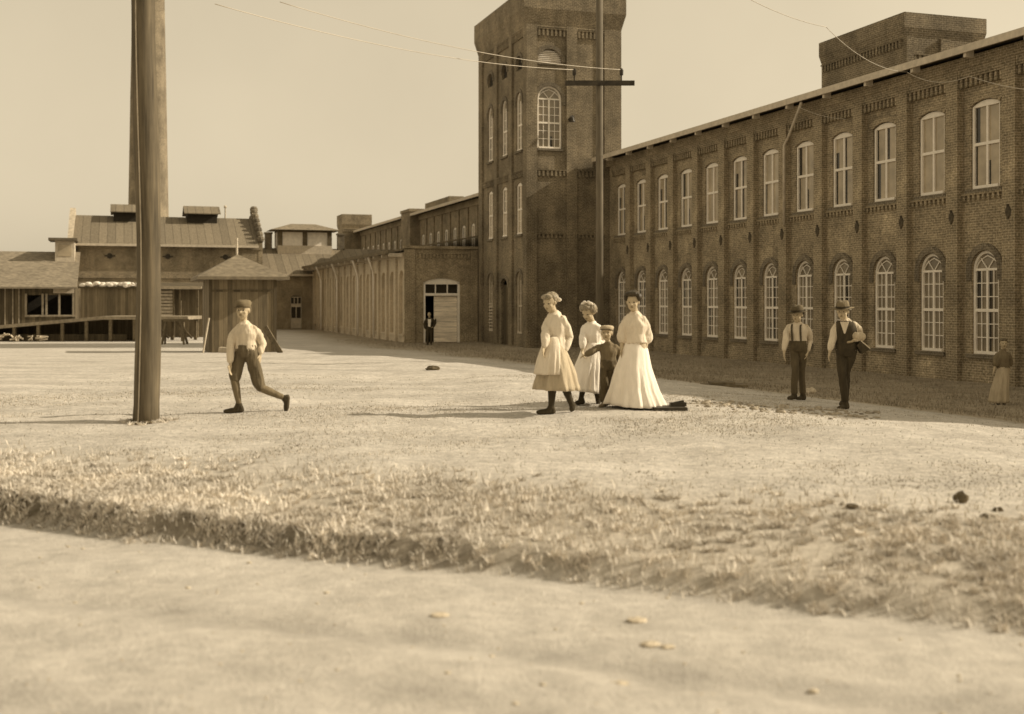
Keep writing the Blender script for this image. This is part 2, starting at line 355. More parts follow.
# ------------------------------------------------------------------ masonry helpers (wall plane coordinates: a along, o outward, z up)
def faceY(y0): return lambda a, o, z: (a, y0+o, z)             # faces local +y
def faceX(x0): return lambda a, o, z: (x0-o, a, z)             # faces local -x (towards the camera)
def arch_pts(c, wd, zs, rise, n=12):
    if rise >= wd/2-.001:
        return [(c-wd/2*math.cos(math.pi*i/n), zs+rise*math.sin(math.pi*i/n)) for i in range(n+1)]
    Rr = (wd*wd/4+rise*rise)/(2*rise); h = math.asin(wd/2/Rr)
    return [(c+Rr*math.sin(-h+2*h*i/n), zs+rise-Rr+Rr*math.cos(-h+2*h*i/n)) for i in range(n+1)]
def panel(mb, fr, a0, a1, z0, z1, ops, o=0., reveal=.16):
    """wall sheet with stacked arched openings ops = [(centre, width, sill, spring, rise)] low to high"""
    q = lambda *p: mb.quad(*[fr(*x) for x in p])
    if not ops: q((a0,o,z0),(a1,o,z0),(a1,o,z1),(a0,o,z1)); return
    c = ops[0][0]; wd = max(x[1] for x in ops); l, r = c-wd/2, c+wd/2
    q((a0,o,z0),(l,o,z0),(l,o,z1),(a0,o,z1)); q((r,o,z0),(a1,o,z0),(a1,o,z1),(r,o,z1))
    zb = z0
    for i, (c, w_, zs, zp, rise) in enumerate(ops):
        q((l,o,zb),(r,o,zb),(r,o,zs),(l,o,zs))
        for x0, x1 in ((l, c-w_/2), (c+w_/2, r)):
            if x1-x0 > .001: q((x0,o,zs),(x1,o,zs),(x1,o,zp),(x0,o,zp))
        top = arch_pts(c, w_, zp, rise); zt = zp+rise+.1
        pts = [(l, zp)]+top+[(r, zp)] if w_ < wd-.001 else top
        for (xa, za), (xb, zb_) in zip(pts, pts[1:]):
            q((xa,o,za),(xb,o,zb_),(xb,o,zt),(xa,o,zt))
        loop = [(c-w_/2, zs)]+top+[(c+w_/2, zs)]
        for (xa, za), (xb, zb_) in zip(loop, loop[1:]+loop[:1]):
            q((xa,o,za),(xb,o,zb_),(xb,o-reveal,zb_),(xa,o-reveal,za))
        zb = zt
    q((l,o,zb),(r,o,zb),(r,o,z1),(l,o,z1))
def fbox(mb, fr, a0, a1, o0, o1, z0, z1, mi=0):
    p = [fr(a, o, z) for z in (z0, z1) for a, o in ((a0,o0),(a1,o0),(a1,o1),(a0,o1))]; mb.hexa(p, mi)
def dentils(mb, fr, a0, a1, z0, z1, o0, o1, pitch=.20):
    n = max(2, int((a1-a0)/pitch)); st = (a1-a0)/n
    for i in range(n): fbox(mb, fr, a0+st*(i+.26), a0+st*(i+.74), o0, o1, z0, z1)
    fbox(mb, fr, a0, a1, o0, o1+.02, z1, z1+.05)
def arch_ring(mb, fr, c, wd, zs, rise, o0, o1, th=.2, drop=.3, n=14):
    inn = arch_pts(c, wd, zs, rise, n); k = (wd/2+th)/(wd/2)
    out = [(c+(x-c)*k, zs+(z-zs)*(rise+th)/rise if rise > .3 else z+th) for x, z in inn]
    if drop: inn = [(c-wd/2, zs-drop)]+inn+[(c+wd/2, zs-drop)]; out = [(c-wd/2-th, zs-drop)]+out+[(c+wd/2+th, zs-drop)]
    for i in range(len(inn)-1):
        p = [fr(x, o, z) for o in (o0, o1) for x, z in (inn[i], inn[i+1], out[i+1], out[i])]; mb.hexa(p)
def window_meshes(wd, h, rise, cols, rows_lo, rows_up, fan=True, split=.5, fr_w=.085, mull=.085, bar=.028):
    """frame (origin at sill centre, faces +y) and pane; h = sill to spring"""
    mb = MB(); D0, D1 = -.05, .04
    mb.box(-wd/2, -wd/2+fr_w, D0, D1, 0, h); mb.box(wd/2-fr_w, wd/2, D0, D1, 0, h); mb.box(-wd/2+fr_w, wd/2-fr_w, D0, D1+.05, 0, .09)
    A = arch_pts(0, wd, h, rise, 14); k = (wd/2-fr_w)/(wd/2); B = [(x*k, h+(z-h)*max(.02, (rise-fr_w)/rise) if rise > .2 else h-.03) for x, z in A]
    for i in range(len(A)-1):
        mb.hexa([(x, y, z) for y in (D0, D1) for x, z in (A[i], A[i+1], B[i+1], B[i])])
    top = h if rise > .3 else h-.03
    zm = .09+(top-.09)*split
    mb.box(-wd/2+fr_w, wd/2-fr_w, D0, D1-.01, zm-.045, zm+.045)
    mb.box(-mull/2, mull/2, D0, D1-.02, .09, zm-.045); mb.box(-mull/2, mull/2, D0, D1-.02, zm+.045, top)
    iw = wd-2*fr_w
    for s in (-1, 1):
        for c in range(1, cols):
            x = s*(mull/2+(iw/2-mull/2)*c/cols); mb.box(x-bar/2, x+bar/2, -.02, .005, .09, top)
    for z0, z1, nr in ((.09, zm, rows_lo), (zm, top, rows_up)):
        for i in range(1, nr):
            z = z0+(z1-z0)*i/nr; mb.box(-iw/2, iw/2, -.02, .006, z-bar/2, z+bar/2)
    if rise > .3 and fan:
        mb.box(-iw/2, iw/2, D0, D1-.02, h-.035, h+.035)
        r = rise-fr_w
        for s in (-1, 1):
            for i in range(8):                                    # interlacing tracery bars
                a0, a1 = R(62)*i/8, R(62)*(i+1)/8
                p0 = (s*(iw/2-iw/2*1.0*(1-math.cos(a0))*2.0), h+r*math.sin(a0)*.98); p1 = (s*(iw/2-iw/2*1.0*(1-math.cos(a1))*2.0), h+r*math.sin(a1)*.98)
                if abs(p1[0]) < iw/2: mb.beam((p0[0],-.01,p0[1]), (p1[0],-.01,p1[1]), .03, bar, up=(0,1,0))
            mb.beam((0,-.01,h), (s*iw*.31,-.01,h+r*.72), .03, bar, up=(0,1,0))
    gp = MB(); poly = [(-wd/2+.02, -.03, .03)]+[(wd/2-.02, -.03, .03)]+[(x*.97, -.03, h+(z-h)*.97) for x, z in A[::-1]]
    gp.quad(*poly); gps = [gp]
    for seed in range(4):                                          # pane variants, shade inside the reveal painted on as dark strips
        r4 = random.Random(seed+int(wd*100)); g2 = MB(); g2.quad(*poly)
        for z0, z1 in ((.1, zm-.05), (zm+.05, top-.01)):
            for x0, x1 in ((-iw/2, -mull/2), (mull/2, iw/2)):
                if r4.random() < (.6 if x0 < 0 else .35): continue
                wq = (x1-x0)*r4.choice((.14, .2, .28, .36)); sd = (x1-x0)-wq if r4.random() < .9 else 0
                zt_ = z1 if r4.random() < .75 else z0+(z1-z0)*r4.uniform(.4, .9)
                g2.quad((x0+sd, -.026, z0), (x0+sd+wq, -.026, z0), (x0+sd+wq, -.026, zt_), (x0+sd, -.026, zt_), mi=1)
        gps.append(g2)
    return mb, gps
def window_proto(name, parent, wd, h, rise, cols, rl, ru, frame='white', glass='glass_lo', **k):
    a, b = window_meshes(wd, h, rise, cols, rl, ru, **k)
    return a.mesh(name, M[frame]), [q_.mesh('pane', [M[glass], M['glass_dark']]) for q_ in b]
wr = random.Random(4)
def add_window(meshes, parent, loc, rot=0):
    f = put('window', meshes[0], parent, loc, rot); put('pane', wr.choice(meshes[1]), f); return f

# ------------------------------------------------------------------ main mill
GZ = -1.0
BAY = 2.475
mill = thing('brick_mill', 'long two storey brick mill with rows of arched white windows on the right', 'mill', loc2w(0, 0, GZ), TH)
WY = -.22; fr = faceY(WY)
wall = MB(); TS = .26
K0, K1 = -7, 11; T0, T1 = (K0-.5)*BAY+TS, 29.10
for k in range(K0, K1+1):
    c = k*BAY+TS; a0, a1 = c-BAY/2, c+BAY/2
    if k == K1: a1 = T1
    panel(wall, fr, a0, a1, -.3, 9.9, [(c, 1.16, .86, 3.42, .58), (c, 1.26, 5.86, 8.38, .16)] if k >= -2 else [])
h0 = BAY/2-.27
ca, cb_, cc_, sl1, sl2, ar1, ar2 = MB(), MB(), MB(), MB(), MB(), MB(), MB()
dentils(ca, fr, -h0, h0, 8.98, 9.255, 0, .17); fbox(cb_, fr, -h0, h0, 0, .20, 9.313, 9.547); dentils(cc_, fr, -h0, h0, 5.54, 5.695, 0, .08)
fbox(sl1, fr, -.74, .74, 0, .10, .74, .86); fbox(sl2, fr, -.78, .78, 0, .09, 5.75, 5.86)
arch_ring(ar1, fr, 0, 1.16, 3.42, .58, 0, .055, .21, .32); arch_ring(ar2, fr, 0, 1.26, 8.38, .16, 0, .03, .18, 0)
for mb, nm, mt in ((ca, 'corbel_course', 'brick'), (cb_, 'frieze_band', 'brick'), (cc_, 'corbel_course', 'brick'), (sl1, 'sill', 'brick_dark'), (sl2, 'sill', 'brick_dark'), (ar1, 'brick_arch', 'brick_dark'), (ar2, 'brick_arch', 'brick')):
    me = mb.mesh(nm, M[mt])
    for k in range(-2, K1+1): put(nm, me, mill, (k*BAY+TS, 0, 0))
trim = MB()
fbox(trim, fr, T0, T1, 0, .06, -.3, .55)
wall.quad((T0, -24, -.3), (T0, WY, -.3), (T0, WY, 9.9), (T0, -12, 11.6), (T0, -24, 9.9))
wall.quad((T0, -24, -.3), (T1, -24, -.3), (T1, -24, 9.9), (T0, -24, 9.9))
wall.quad((T1, -24, -.3), (T1, WY, -.3), (T1, WY, 9.9), (T1, -12, 11.6), (T1, -24, 9.9))
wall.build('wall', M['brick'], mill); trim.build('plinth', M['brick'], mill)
pil = MB(); fbox(pil, fr, -.27, .27, 0, .22, -.3, 9.55); pm = pil.mesh('pilaster', M['brick'])
anc = MB(); anc.ell((0, .01, 0), ((.115,0,0),(0,.05,0),(0,0,.18)), seg=8, rings=6); anc.beam((0,.02,-.22),(0,.02,.22),.05,.05)
am = anc.mesh('anchor_plate', M['rust'])
for k in range(-2, K1+1):
    put('pilaster', pm, mill, ((k-.5)*BAY+TS, 0, 0)); put('anchor_plate', am, mill, ((k-.5)*BAY+TS, .002, 5.06))
fri = MB(); fbox(fri, fr, T0, T1, .0, .23, 9.55, 9.9); fri.build('frieze', M['brick'], mill)
loM = window_proto('window', mill, 1.14, 2.55, .57, 2, 3, 3, split=.5); upM = window_proto('window', mill, 1.24, 2.50, .15, 1, 1, 1, glass='glass_up', split=.53)
for k in range(-2, K1+1):
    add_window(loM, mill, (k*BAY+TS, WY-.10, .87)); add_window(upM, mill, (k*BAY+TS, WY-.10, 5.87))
EO = .75
rf = MB()
def slab(mb, P, th):                                             # roof slab from 4 corner points
    mb.hexa([(x, y, z-th) for x, y, z in P]+list(P))
slab(rf, [(T0-.5, EO, 9.98), (T1+.0, EO, 9.98), (T1+.0, -12, 11.75), (T0-.5, -12, 11.75)], .08)
slab(rf, [(T0-.5, -12.01, 11.75), (T1, -12.01, 11.75), (T1, -24.8, 9.98), (T0-.5, -24.8, 9.98)], .08)
rf.build('roof', M['roof_felt'], mill)
MB().box(T0-.5, T1, EO+.003, EO+.06, 9.80, 10.02).build('fascia', M['offwhite'], mill)
out_ = MB(); out_.box(-.06, .06, EO-.30, EO-.02, 9.68, 9.885); om = out_.mesh('rafter_end', M['offwhite'])
for k in range(-2, K1+1): put('rafter_end', om, mill, (k*BAY, 0, 0))
# rooftop penthouse
ph = MB(); px0, px1, py0, py1 = 7.83, 13.3, -6.5, -3.0; pz = 12.1-GZ
ph.box(px0, px1, py0, py1, 9.9, pz-.9)
ph.hexa([(px0,py0,pz-.897),(px1,py0,pz-.897),(px1,py1,pz-.897),(px0,py1,pz-.897),(px0-.08,py0-.08,pz-.55),(px1+.08,py0-.08,pz-.55),(px1+.08,py1+.08,pz-.55),(px0-.08,py1+.08,pz-.55)])
ph.box(px0-.08, px1+.08, py0-.08, py1+.08, pz-.547, pz)
for a, b in ((px0+.1, px1-.1),): dentils(ph, faceY(py1), a, b, pz-1.25, pz-1.0, -.02, .10)
dentils(ph, faceX(px0), py0+.4, py0+1.6, pz-1.75, pz-1.55, -.02, .08); dentils(ph, faceX(px0), py0+2.0, py1-.3, pz-1.75, pz-1.55, -.02, .08)
fbox(ph, faceX(px0), py0, py0+.4, -.02, .12, 10.0, pz-.9); fbox(ph, faceX(px0), py0+1.6, py0+2.0, -.02, .12, 10.0, pz-.9); fbox(ph, faceX(px0), py1-.3, py1, -.02, .12, 10, pz-.9)
ph.build('penthouse', M['brick_tower'], mill)
dp = MB(); dp.tube([(8.9, EO-.05, 9.75), (11.0, -.02, 8.75), (11.2, .03, 8.5), (11.2, .03, 5.4)], .055, 8); dp.build('downspout', M['offwhite'], mill, True)

# ------------------------------------------------------------------ stair tower
tw = thing('stair_tower', 'tall square brick stair tower with flared corbelled top and arched windows', 'tower', loc2w(29.16, 0, GZ), TH)
TL, TY0, TY1, HT = 8.78, -.92, 4.44, 18.7
wl = MB(); tr = MB(); pi = MB(); one_corbel_later = []
fx = faceX(.12); fy = faceY(TY1-.12)
for a0, a1, ops in ((TY0, 1.9, []), (1.9, TY1-.12, [(3.12, 1.36, 10.45, 13.05, .68), (3.12, 1.36, 14.95, 15.0, .68)])):
    panel(wl, fx, a0, a1, -.3, 17.0, ops)
for a0, a1 in ((TY0, .05), (1.6, 2.2), (3.84, TY1)): fbox(pi, fx, a0, a1, 0, .12, -.3, 16.9)
for a0, a1 in ((.05, 1.6), (2.2, 3.84)):
    for z, h in ((16.35, .35), (9.0, .3), (5.75, .2)): one_corbel_later.append((fx, a0, a1, z, z+h, 0, .10, .22))
    mb = MB(); fbox(mb, fx, a0, a1, 0, .11, 16.78, 16.9); mb.build('frieze_band', M['brick_tower'], tw)
def one_sill(par, mt, *a):
    mb = MB(); fbox(mb, *a); mb.build('sill', M[mt], par)
one_sill(tw, 'brick_dark', fx, 2.4, 3.8, 0, .09, 10.33, 10.45); one_sill(tw, 'brick_dark', fx, 2.4, 3.8, 0, .09, 14.83, 14.95)
def one_arch(par, mt, *a):
    mb = MB(); arch_ring(mb, *a); mb.build('brick_arch', M[mt], par)
def one_corbel(par, mt, *a):
    mb = MB(); dentils(mb, *a); mb.build('corbel_course', M[mt], par)
one_arch(tw, 'brick_dark', fx, 3.12, 1.36, 13.05, .68, 0, .06, .2, .3); one_arch(tw, 'brick_dark', fx, 3.12, 1.36, 15.0, .68, 0, .06, .2, 0)
wt = [1.55, 4.1, 6.75]; ed = [.12, 2.8, 5.45, TL]
for i, c in enumerate(wt):
    lo = (c, .95, .70, 3.55, .475) if i != 1 else (c, 1.2, .02, 3.4, .30)
    panel(wl, fy, ed[i], ed[i+1], -.3, 17.0, [lo, (c, .95, 6.0, 8.6, .16), (c, .95, 10.45, 13.1, .475), (c, .95, 14.75, 15.05, .475)])
    one_arch(tw, 'brick_dark', fy, c, lo[1], lo[3], lo[4], 0, .05, .18, .2); one_arch(tw, 'brick_dark', fy, c, .95, 13.1, .475, 0, .05, .18, .2); one_arch(tw, 'brick_dark', fy, c, .95, 15.05, .475, 0, .05, .18, 0)
    for z in (5.88, 10.33): one_sill(tw, 'brick_dark', fy, c-.6, c+.6, 0, .09, z, z+.12)
for a0, a1 in ((0, .55), (2.5, 3.0), (5.2, 5.7), (8.1, TL)): fbox(pi, fy, a0+(.003 if a0 == 0 else 0), a1, 0, .117, -.3, 16.9)
for a0, a1 in ((.55, 2.5), (3.0, 5.2), (5.7, 8.1)):
    one_corbel(tw, 'brick_tower', fy, a0, a1, 16.35, 16.7, 0, .10, .22); one_corbel(tw, 'brick_tower', fy, a0, a1, 9.0, 9.3, 0, .10, .22); mb = MB(); fbox(mb, fy, a0, a1, 0, .11, 16.78, 16.9); mb.build('frieze_band', M['brick_tower'], tw)
for q_ in one_corbel_later: one_corbel(tw, 'brick_tower', *q_)
wl.quad((.12, TY0, -.3), (TL, TY0, -.3), (TL, TY0, 17), (.12, TY0, 17)); wl.quad((TL, TY0, -.3), (TL, TY1-.12, -.3), (TL, TY1-.12, 17), (TL, TY0, 17))
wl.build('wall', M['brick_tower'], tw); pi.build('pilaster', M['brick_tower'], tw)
cr = MB(); a = .0; b = .2
cr.hexa([(0-a,TY0-a,16.9),(TL+a,TY0-a,16.9),(TL+a,TY1+a,16.9),(0-a,TY1+a,16.9),(-b,TY0-b,17.7),(TL+b,TY0-b,17.7),(TL+b,TY1+b,17.7),(-b,TY1+b,17.7)])
cr.box(-b, TL+b, TY0-b, TY1+b, 17.703, HT); cr.build('cornice', M['brick_tower'], tw)
tbig = window_proto('window', tw, 1.34, 2.6, .67, 2, 3, 3, split=.5, glass='glass_lo'); tmid = window_proto('window', tw, .93, 2.6, .15, 1, 2, 2, glass='glass_up'); tup = window_proto('window', tw, .93, 2.65, .465, 1, 2, 2, fan=False); tlo = window_proto('window', tw, .93, 2.85, .465, 1, 2, 2, fan=False, frame='offwhite')
add_window(tbig, tw, (.12+.10, 3.12, 10.46), R(90))
for i, c in enumerate(wt):
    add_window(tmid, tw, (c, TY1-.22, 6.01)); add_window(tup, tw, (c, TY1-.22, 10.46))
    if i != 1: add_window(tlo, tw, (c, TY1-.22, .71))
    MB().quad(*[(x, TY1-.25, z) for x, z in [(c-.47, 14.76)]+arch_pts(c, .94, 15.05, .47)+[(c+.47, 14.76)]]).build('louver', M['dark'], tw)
lv = MB()
for i in range(7):
    z = 14.96+i*.095; hw = .67*math.sqrt(max(.05, 1-((z-15.0)/.68)**2)) if z > 15 else .67
    lv.hexa([(.14,3.12-hw,z),(.26,3.12-hw,z+.07),(.26,3.12+hw,z+.07),(.14,3.12+hw,z),(.14,3.12-hw,z+.02),(.26,3.12-hw,z+.09),(.26,3.12+hw,z+.09),(.14,3.12+hw,z+.02)])
lv.build('louver', M['white'], tw)
MB().quad(*[(.275, y, z) for y, z in [(3.12-.67, 14.96)]+arch_pts(3.12, 1.34, 15.0, .67)+[(3.12+.67, 14.96)]]).build('louver_board', M['offwhite'], tw)
dr = MB(); dr.box(wt[1]-.6, wt[1]+.6, TY1-.30, TY1-.26, 0, 3.35); d_ = dr.build('door', M['board_dark'], tw)
MB().box(wt[1]-.42, wt[1]-.36, TY1-.257, TY1-.20, 1.0, 1.12).build('handle', M['iron'], d_)
sl_ = MB()
for i in range(9): sl_.box(wt[2]-.38, wt[2]+.38, TY1-.17, TY1-.13, .8+i*.18, .88+i*.18)
sl_.build('grille', M['offwhite'], tw)
MB().tube([(-.02, 2.0, 12.0), (-.3, 2.0, 12.1)], .12, 8).tube([(-.3, 2.0, 12.1), (-.3, 2.0, 11.85)], [.05, .16], 8).build('lamp_bracket', M['iron'], tw)

# ------------------------------------------------------------------ wing beyond the tower, fire block, far wing, turret
def wing(name, label, t0, t1, nb, win_h=1.9, zt=9.9, sill=6.1):
    o = thing(name, label, 'mill wing', loc2w(t0, 0, GZ), TH); L = t1-t0; b = L/nb
    w_ = MB(); f = faceY(-.1); pl = MB(); pb = MB(); fbox(pb, f, -.22, .22, 0, .1, 4.2, zt-.5); pme = pb.mesh('pilaster', M['brick_far'])
    wm = window_proto('window', o, 1.05, win_h, .15, 1, 1, 1, glass='glass_up')
    for i in range(nb):
        c = (i+.5)*b; panel(w_, f, i*b, (i+1)*b, -.3, zt, [(c, 1.07, sill, sill+win_h, .15)])
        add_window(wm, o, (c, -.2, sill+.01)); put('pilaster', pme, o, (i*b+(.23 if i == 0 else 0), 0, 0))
    w_.quad((0,-20,-.3),(0,-.1,-.3),(0,-.1,zt),(0,-20,zt)); w_.quad((L,-20,-.3),(L,-.1,-.3),(L,-.1,zt),(L,-20,zt)); w_.quad((0,-20,-.3),(L,-20,-.3),(L,-20,zt),(0,-20,zt))
    fbox(w_, f, 0, L, 0, .11, zt-.48, zt); w_.build('wall', M['brick_far'], o)
    r = MB(); slab(r, [(0,.7,zt+.08),(L,.7,zt+.08),(L,-10,zt+1.3),(0,-10,zt+1.3)], .08); slab(r, [(0,-10.01,zt+1.3),(L,-10.01,zt+1.3),(L,-20.5,zt+.08),(0,-20.5,zt+.08)], .08)
    r.build('roof', M['roof_felt'], o); MB().box(0, L, .703, .76, zt-.1, zt+.12).build('fascia', M['offwhite'], o)
    return o
wa = wing('mill_wing', 'brick mill wing just behind the tower, above the gatehouse with sliding door', 38.05, 71.2, 13)
MB().box(24, 32, -1.5, -.3, 10.0, 10.8).build('penthouse', M['brick_far'], wa)
fb = thing('brick_pier', 'plain brick fire wall block between the two far mill wings', 'brick pier', loc2w(71.25, 0, GZ), TH)
q = MB(); q.box(0, 3.4, -3.5, .75, -.3, 10.2); q.box(-.08, 3.48, -3.58, .83, 10.2, 10.45); q.build('wall', M['brick_far'], fb)
wb = wing('mill_wing', 'farthest brick mill wing, beyond the fire wall block and beside the turret', 74.8, 98.0, 9)
tu = thing('brick_turret', 'small brick turret with flared crown at the far end of the mill', 'turret', loc2w(98.1, 0, GZ), TH)
q = MB(); y0, y1, L, z1 = -1.2, 1.87, 3.1, 11.8
q.box(0, L, y0, y1, -.3, z1-1.5); c_ = .10
q.hexa([(0,y0,z1-1.497),(L,y0,z1-1.497),(L,y1,z1-1.497),(0,y1,z1-1.497),(-c_,y0-c_,z1-1.1),(L+c_,y0-c_,z1-1.1),(L+c_,y1+c_,z1-1.1),(-c_,y1+c_,z1-1.1)])
q.box(-c_, L+c_, y0-c_, y1+c_, z1-1.097, z1); dentils(q, faceX(0), y0, y1, z1-1.9, z1-1.6, 0, .12)
q.build('wall', M['brick_far'], tu)

# ------------------------------------------------------------------ gatehouse with door + limewashed arcade
an = thing('gatehouse', 'low brick gatehouse with white sliding door and limewashed side wall of blind arches', 'gatehouse', loc2w(37.98, 0, GZ), TH)
AY, AL, AZ = 8.9, 35.0, 5.30
w_ = MB(); f = faceX(0.1); DY = 6.64
panel(w_, f, 4.47, AY, -.3, 5.5, [(DY, 2.2, .0, 3.55, .22)], reveal=.3)
fbox(w_, f, AY-.62, AY, 0, .1, -.3, 5.45); fbox(w_, f, 4.47, 4.9, 0, .1, -.3, 5.45)
dentils(w_, f, 4.9, AY-.62, 4.95, 5.2, 0, .08, .2); fbox(w_, f, 4.47, AY+.05, 0, .16, 5.5, 5.66); fbox(w_, f, 4.47, AY, -.4, -.003, 5.5, 5.66)
arch_ring(w_, f, DY, 2.2, 3.55, .22, 0, .04, .22, 0)
w_.quad((.1, 4.47, -.3), (AL, 0, -.3), (AL, AY-.2, -.3), (AL, AY-.2, AZ), (AL, 0, 7.2)) if False else None
MB().quad((AL, .2, -.3), (AL, AY-.1, -.3), (AL, AY-.1, AZ), (AL, .2, 7.0)).build('end_wall', M['brick'], an)
w_.build('wall', M['brick'], an)
fm = MB(); fo = -.15
for a0, a1, z0, z1 in ((DY-1.1, DY-.98, 0, 3.55), (DY+.98, DY+1.1, 0, 3.55), (DY-.98, DY+.98, 2.75, 2.9)): fbox(fm, f, a0, a1, fo, fo+.12, z0, z1)
for a in (DY-.36, DY+.36): fbox(fm, f, a-.03, a+.03, fo+.02, fo+.08, 2.9, 3.5)
A = arch_pts(DY, 2.2, 3.55, .22)
for (xa, za), (xb, zb) in zip(A, A[1:]): fm.hexa([f(x, o, z) for o in (fo, fo+.12) for x, z in ((xa, 3.42), (xb, 3.42), (xb, zb), (xa, za))])
fm.build('door_frame', M['white'], an)
MB().quad(*[f(a, -.2, z) for a, z in ((DY-1.0, 2.85), (DY+1.0, 2.85), (DY+1.0, 3.5), (DY-1.0, 3.5))]).build('transom_pane', M['glass_dark'], an)
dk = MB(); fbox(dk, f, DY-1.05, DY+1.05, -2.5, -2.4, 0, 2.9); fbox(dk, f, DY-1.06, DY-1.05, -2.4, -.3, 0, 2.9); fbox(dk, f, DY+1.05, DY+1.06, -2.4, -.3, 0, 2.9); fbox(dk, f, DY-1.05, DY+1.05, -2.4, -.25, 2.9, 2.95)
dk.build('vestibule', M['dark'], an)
sd = MB(); fbox(sd, f, DY-.98, DY+.42, -.26, -.2, .03, 2.74); sdo = sd.build('sliding_door', M['door_board'], an)
hb = MB(); fbox(hb, f, DY+.3, DY+.36, -.195, -.13, 1.1, 1.4); hb.build('handle', M['iron'], sdo)
ac = MB(); f2 = faceY(AY-.1); nb = 14; b = AL/nb
for i in range(nb):
    a0, a1 = (i*b if i else .11), (i+1)*b; c = (i+.5)*b
    panel(ac, f2, a0, a1, -.3, AZ, [(c, 1.25, .5, 3.75, .5)], reveal=.2)
    fbox(ac, f2, c-.64, c+.64, -.26, -.2, .45, 4.3)
    fbox(ac, f2, c-.7, c+.7, 0, .07, .38, .5)
ac.build('arcade_wall', M['brick_wash'], an)
pb = MB(); fbox(pb, f2, -.26, .26, 0, .14, -.3, AZ-.35); pme = pb.mesh('pilaster', M['brick_wash'])
for i in range(1, nb+1): put('pilaster', pme, an, (i*b-(.3 if i == nb else 0), 0, 0))
r = MB(); slab(r, [(.35, AY+.85, AZ+.05), (AL+.4, AY+.85, AZ+.05), (AL+.4, .25, 7.1), (.35, .25, 7.1)], .1); r.build('roof', M['roof_old'], an)
MB().box(.35, AL+.4, AY+.853, AY+.90, AZ-.10, AZ+.09).build('fascia', M['timber'], an)
rb = MB(); rb.box(-.09, .09, AY+.03, AY+.83, AZ-.28, AZ-.07); rme = rb.mesh('rafter_end', M['offwhite'])
for i in range(nb+1): put('rafter_end', rme, an, (min(max(.45, i*b), AL-.1), 0, 0))
for t in (8.2, 13.6, 22.0, 29.6):
    d2 = MB(); d2.tube([(t-1.5, AY+.78, AZ-.12), (t-.25, AY+.22, AZ-1.0), (t, AY+.14, AZ-1.35), (t, AY+.14, .1)], .075, 8); d2.build('downspout', M['white'], an, True)

# ------------------------------------------------------------------ lantern-roofed shop beyond the arcade
ln = thing('brick_shop', 'low brick shop with tin roof and glazed roof lantern beyond the arcade', 'workshop', loc2w(73.1, 0, GZ), TH)
w_ = MB(); f = faceX(0); zE, zR, dR = 4.7, 7.1, 5.0; yA, yB = .3, 13.3
panel(w_, f, yA, 9.7, -.3, zE, []); panel(w_, f, 9.7, 10.9, -.3, zE, [(10.3, .96, .05, 2.75, .12)]); panel(w_, f, 10.9, yB, -.3, zE, [])
for y in (yA, yB): w_.quad((0, y, -.3), (10, y, -.3), (10, y, zE), (dR, y, zR), (0, y, zE))
w_.quad((10, yA, -.3), (10, yB, -.3), (10, yB, zE), (10, yA, zE)); fbox(w_, f, yA, yB, 0, .06, zE-.5, zE-.12)
w_.build('wall', M['brick'], ln)
r = MB(); slab(r, [(-.5, yA-.1, zE-.02), (-.5, yB+.1, zE-.02), (dR, yB+.1, zR+.05), (dR, yA-.1, zR+.05)], .08); slab(r, [(dR+.01, yA-.1, zR+.05), (dR+.01, yB+.1, zR+.05), (10.5, yB+.1, zE-.02), (10.5, yA-.1, zE-.02)], .08)
r.build('roof', M['roof_tin'], ln); MB().box(-.56, -.503, yA-.1, yB+.1, zE-.16, zE+.02).build('fascia', M['offwhite'], ln)
dd = MB(); fbox(dd, f, 9.84, 10.76, -.16, -.1, .06, 2.0); do = dd.build('door', M['offwhite'], ln)
gl = MB()
for a in (9.90, 10.34): fbox(gl, f, a, a+.36, -.1, -.09, .95, 1.9)
for a in (9.90, 10.2, 10.5): fbox(gl, f, a, a+.22, -.13, -.12, 2.2, 2.7)
gl.build('door_pane', M['glass_dark'], do)
fm = MB(); fbox(fm, f, 9.84, 10.76, -.17, -.13, 2.0, 2.18); fbox(fm, f, 9.84, 10.76, -.18, -.135, 2.18, 2.8)
fm.build('door_frame', M['offwhite'], ln)
lt = MB(); ly0, ly1 = 6.6, 11.4; lt.box(dR-1.2, dR+1.2, ly0, ly1, zR-.8, zR+.25); lt.build('lantern', M['offwhite'], ln)
lp = MB()
for a in (ly0, (ly0+ly1)/2-.2, ly1-.4): lp.box(dR-1.2, dR-.9, a, a+.4, zR+.253, zR+1.45); lp.box(dR+.9, dR+1.2, a, a+.4, zR+.253, zR+1.45)
lp.box(dR-1.22, dR+1.22, ly0-.02, ly1+.02, zR+1.453, zR+1.6); lp.build('lantern_post', M['timber'], ln)
MB().box(dR-1.1, dR+1.1, ly0+.05, ly1-.05, zR+.253, zR+1.45).build('lantern_pane', M['cotton'], ln)
lr = MB(); e = .7; c0 = dR
lr.v += [(c0-1.2-e,ly0-e,zR+1.62),(c0+1.2+e,ly0-e,zR+1.62),(c0+1.2+e,ly1+e,zR+1.62),(c0-1.2-e,ly1+e,zR+1.62),(c0,ly0+1.3,zR+2.25),(c0,ly1-1.3,zR+2.25)]
lr.f += [(0,1,2,3),(0,1,4),(1,2,5,4),(2,3,5),(3,0,4,5)]; lr.mi += [0]*5; lr.build('lantern_roof', M['roof_old'], ln)
for y in (5.6, 12.1):
    MB().box(dR-.3, dR+.3, y-.3, y+.3, zR-.5, zR+1.3).box(dR-.36, dR+.36, y-.36, y+.36, zR+1.303, zR+1.45).build('chimney', M['brick_dark'], ln)

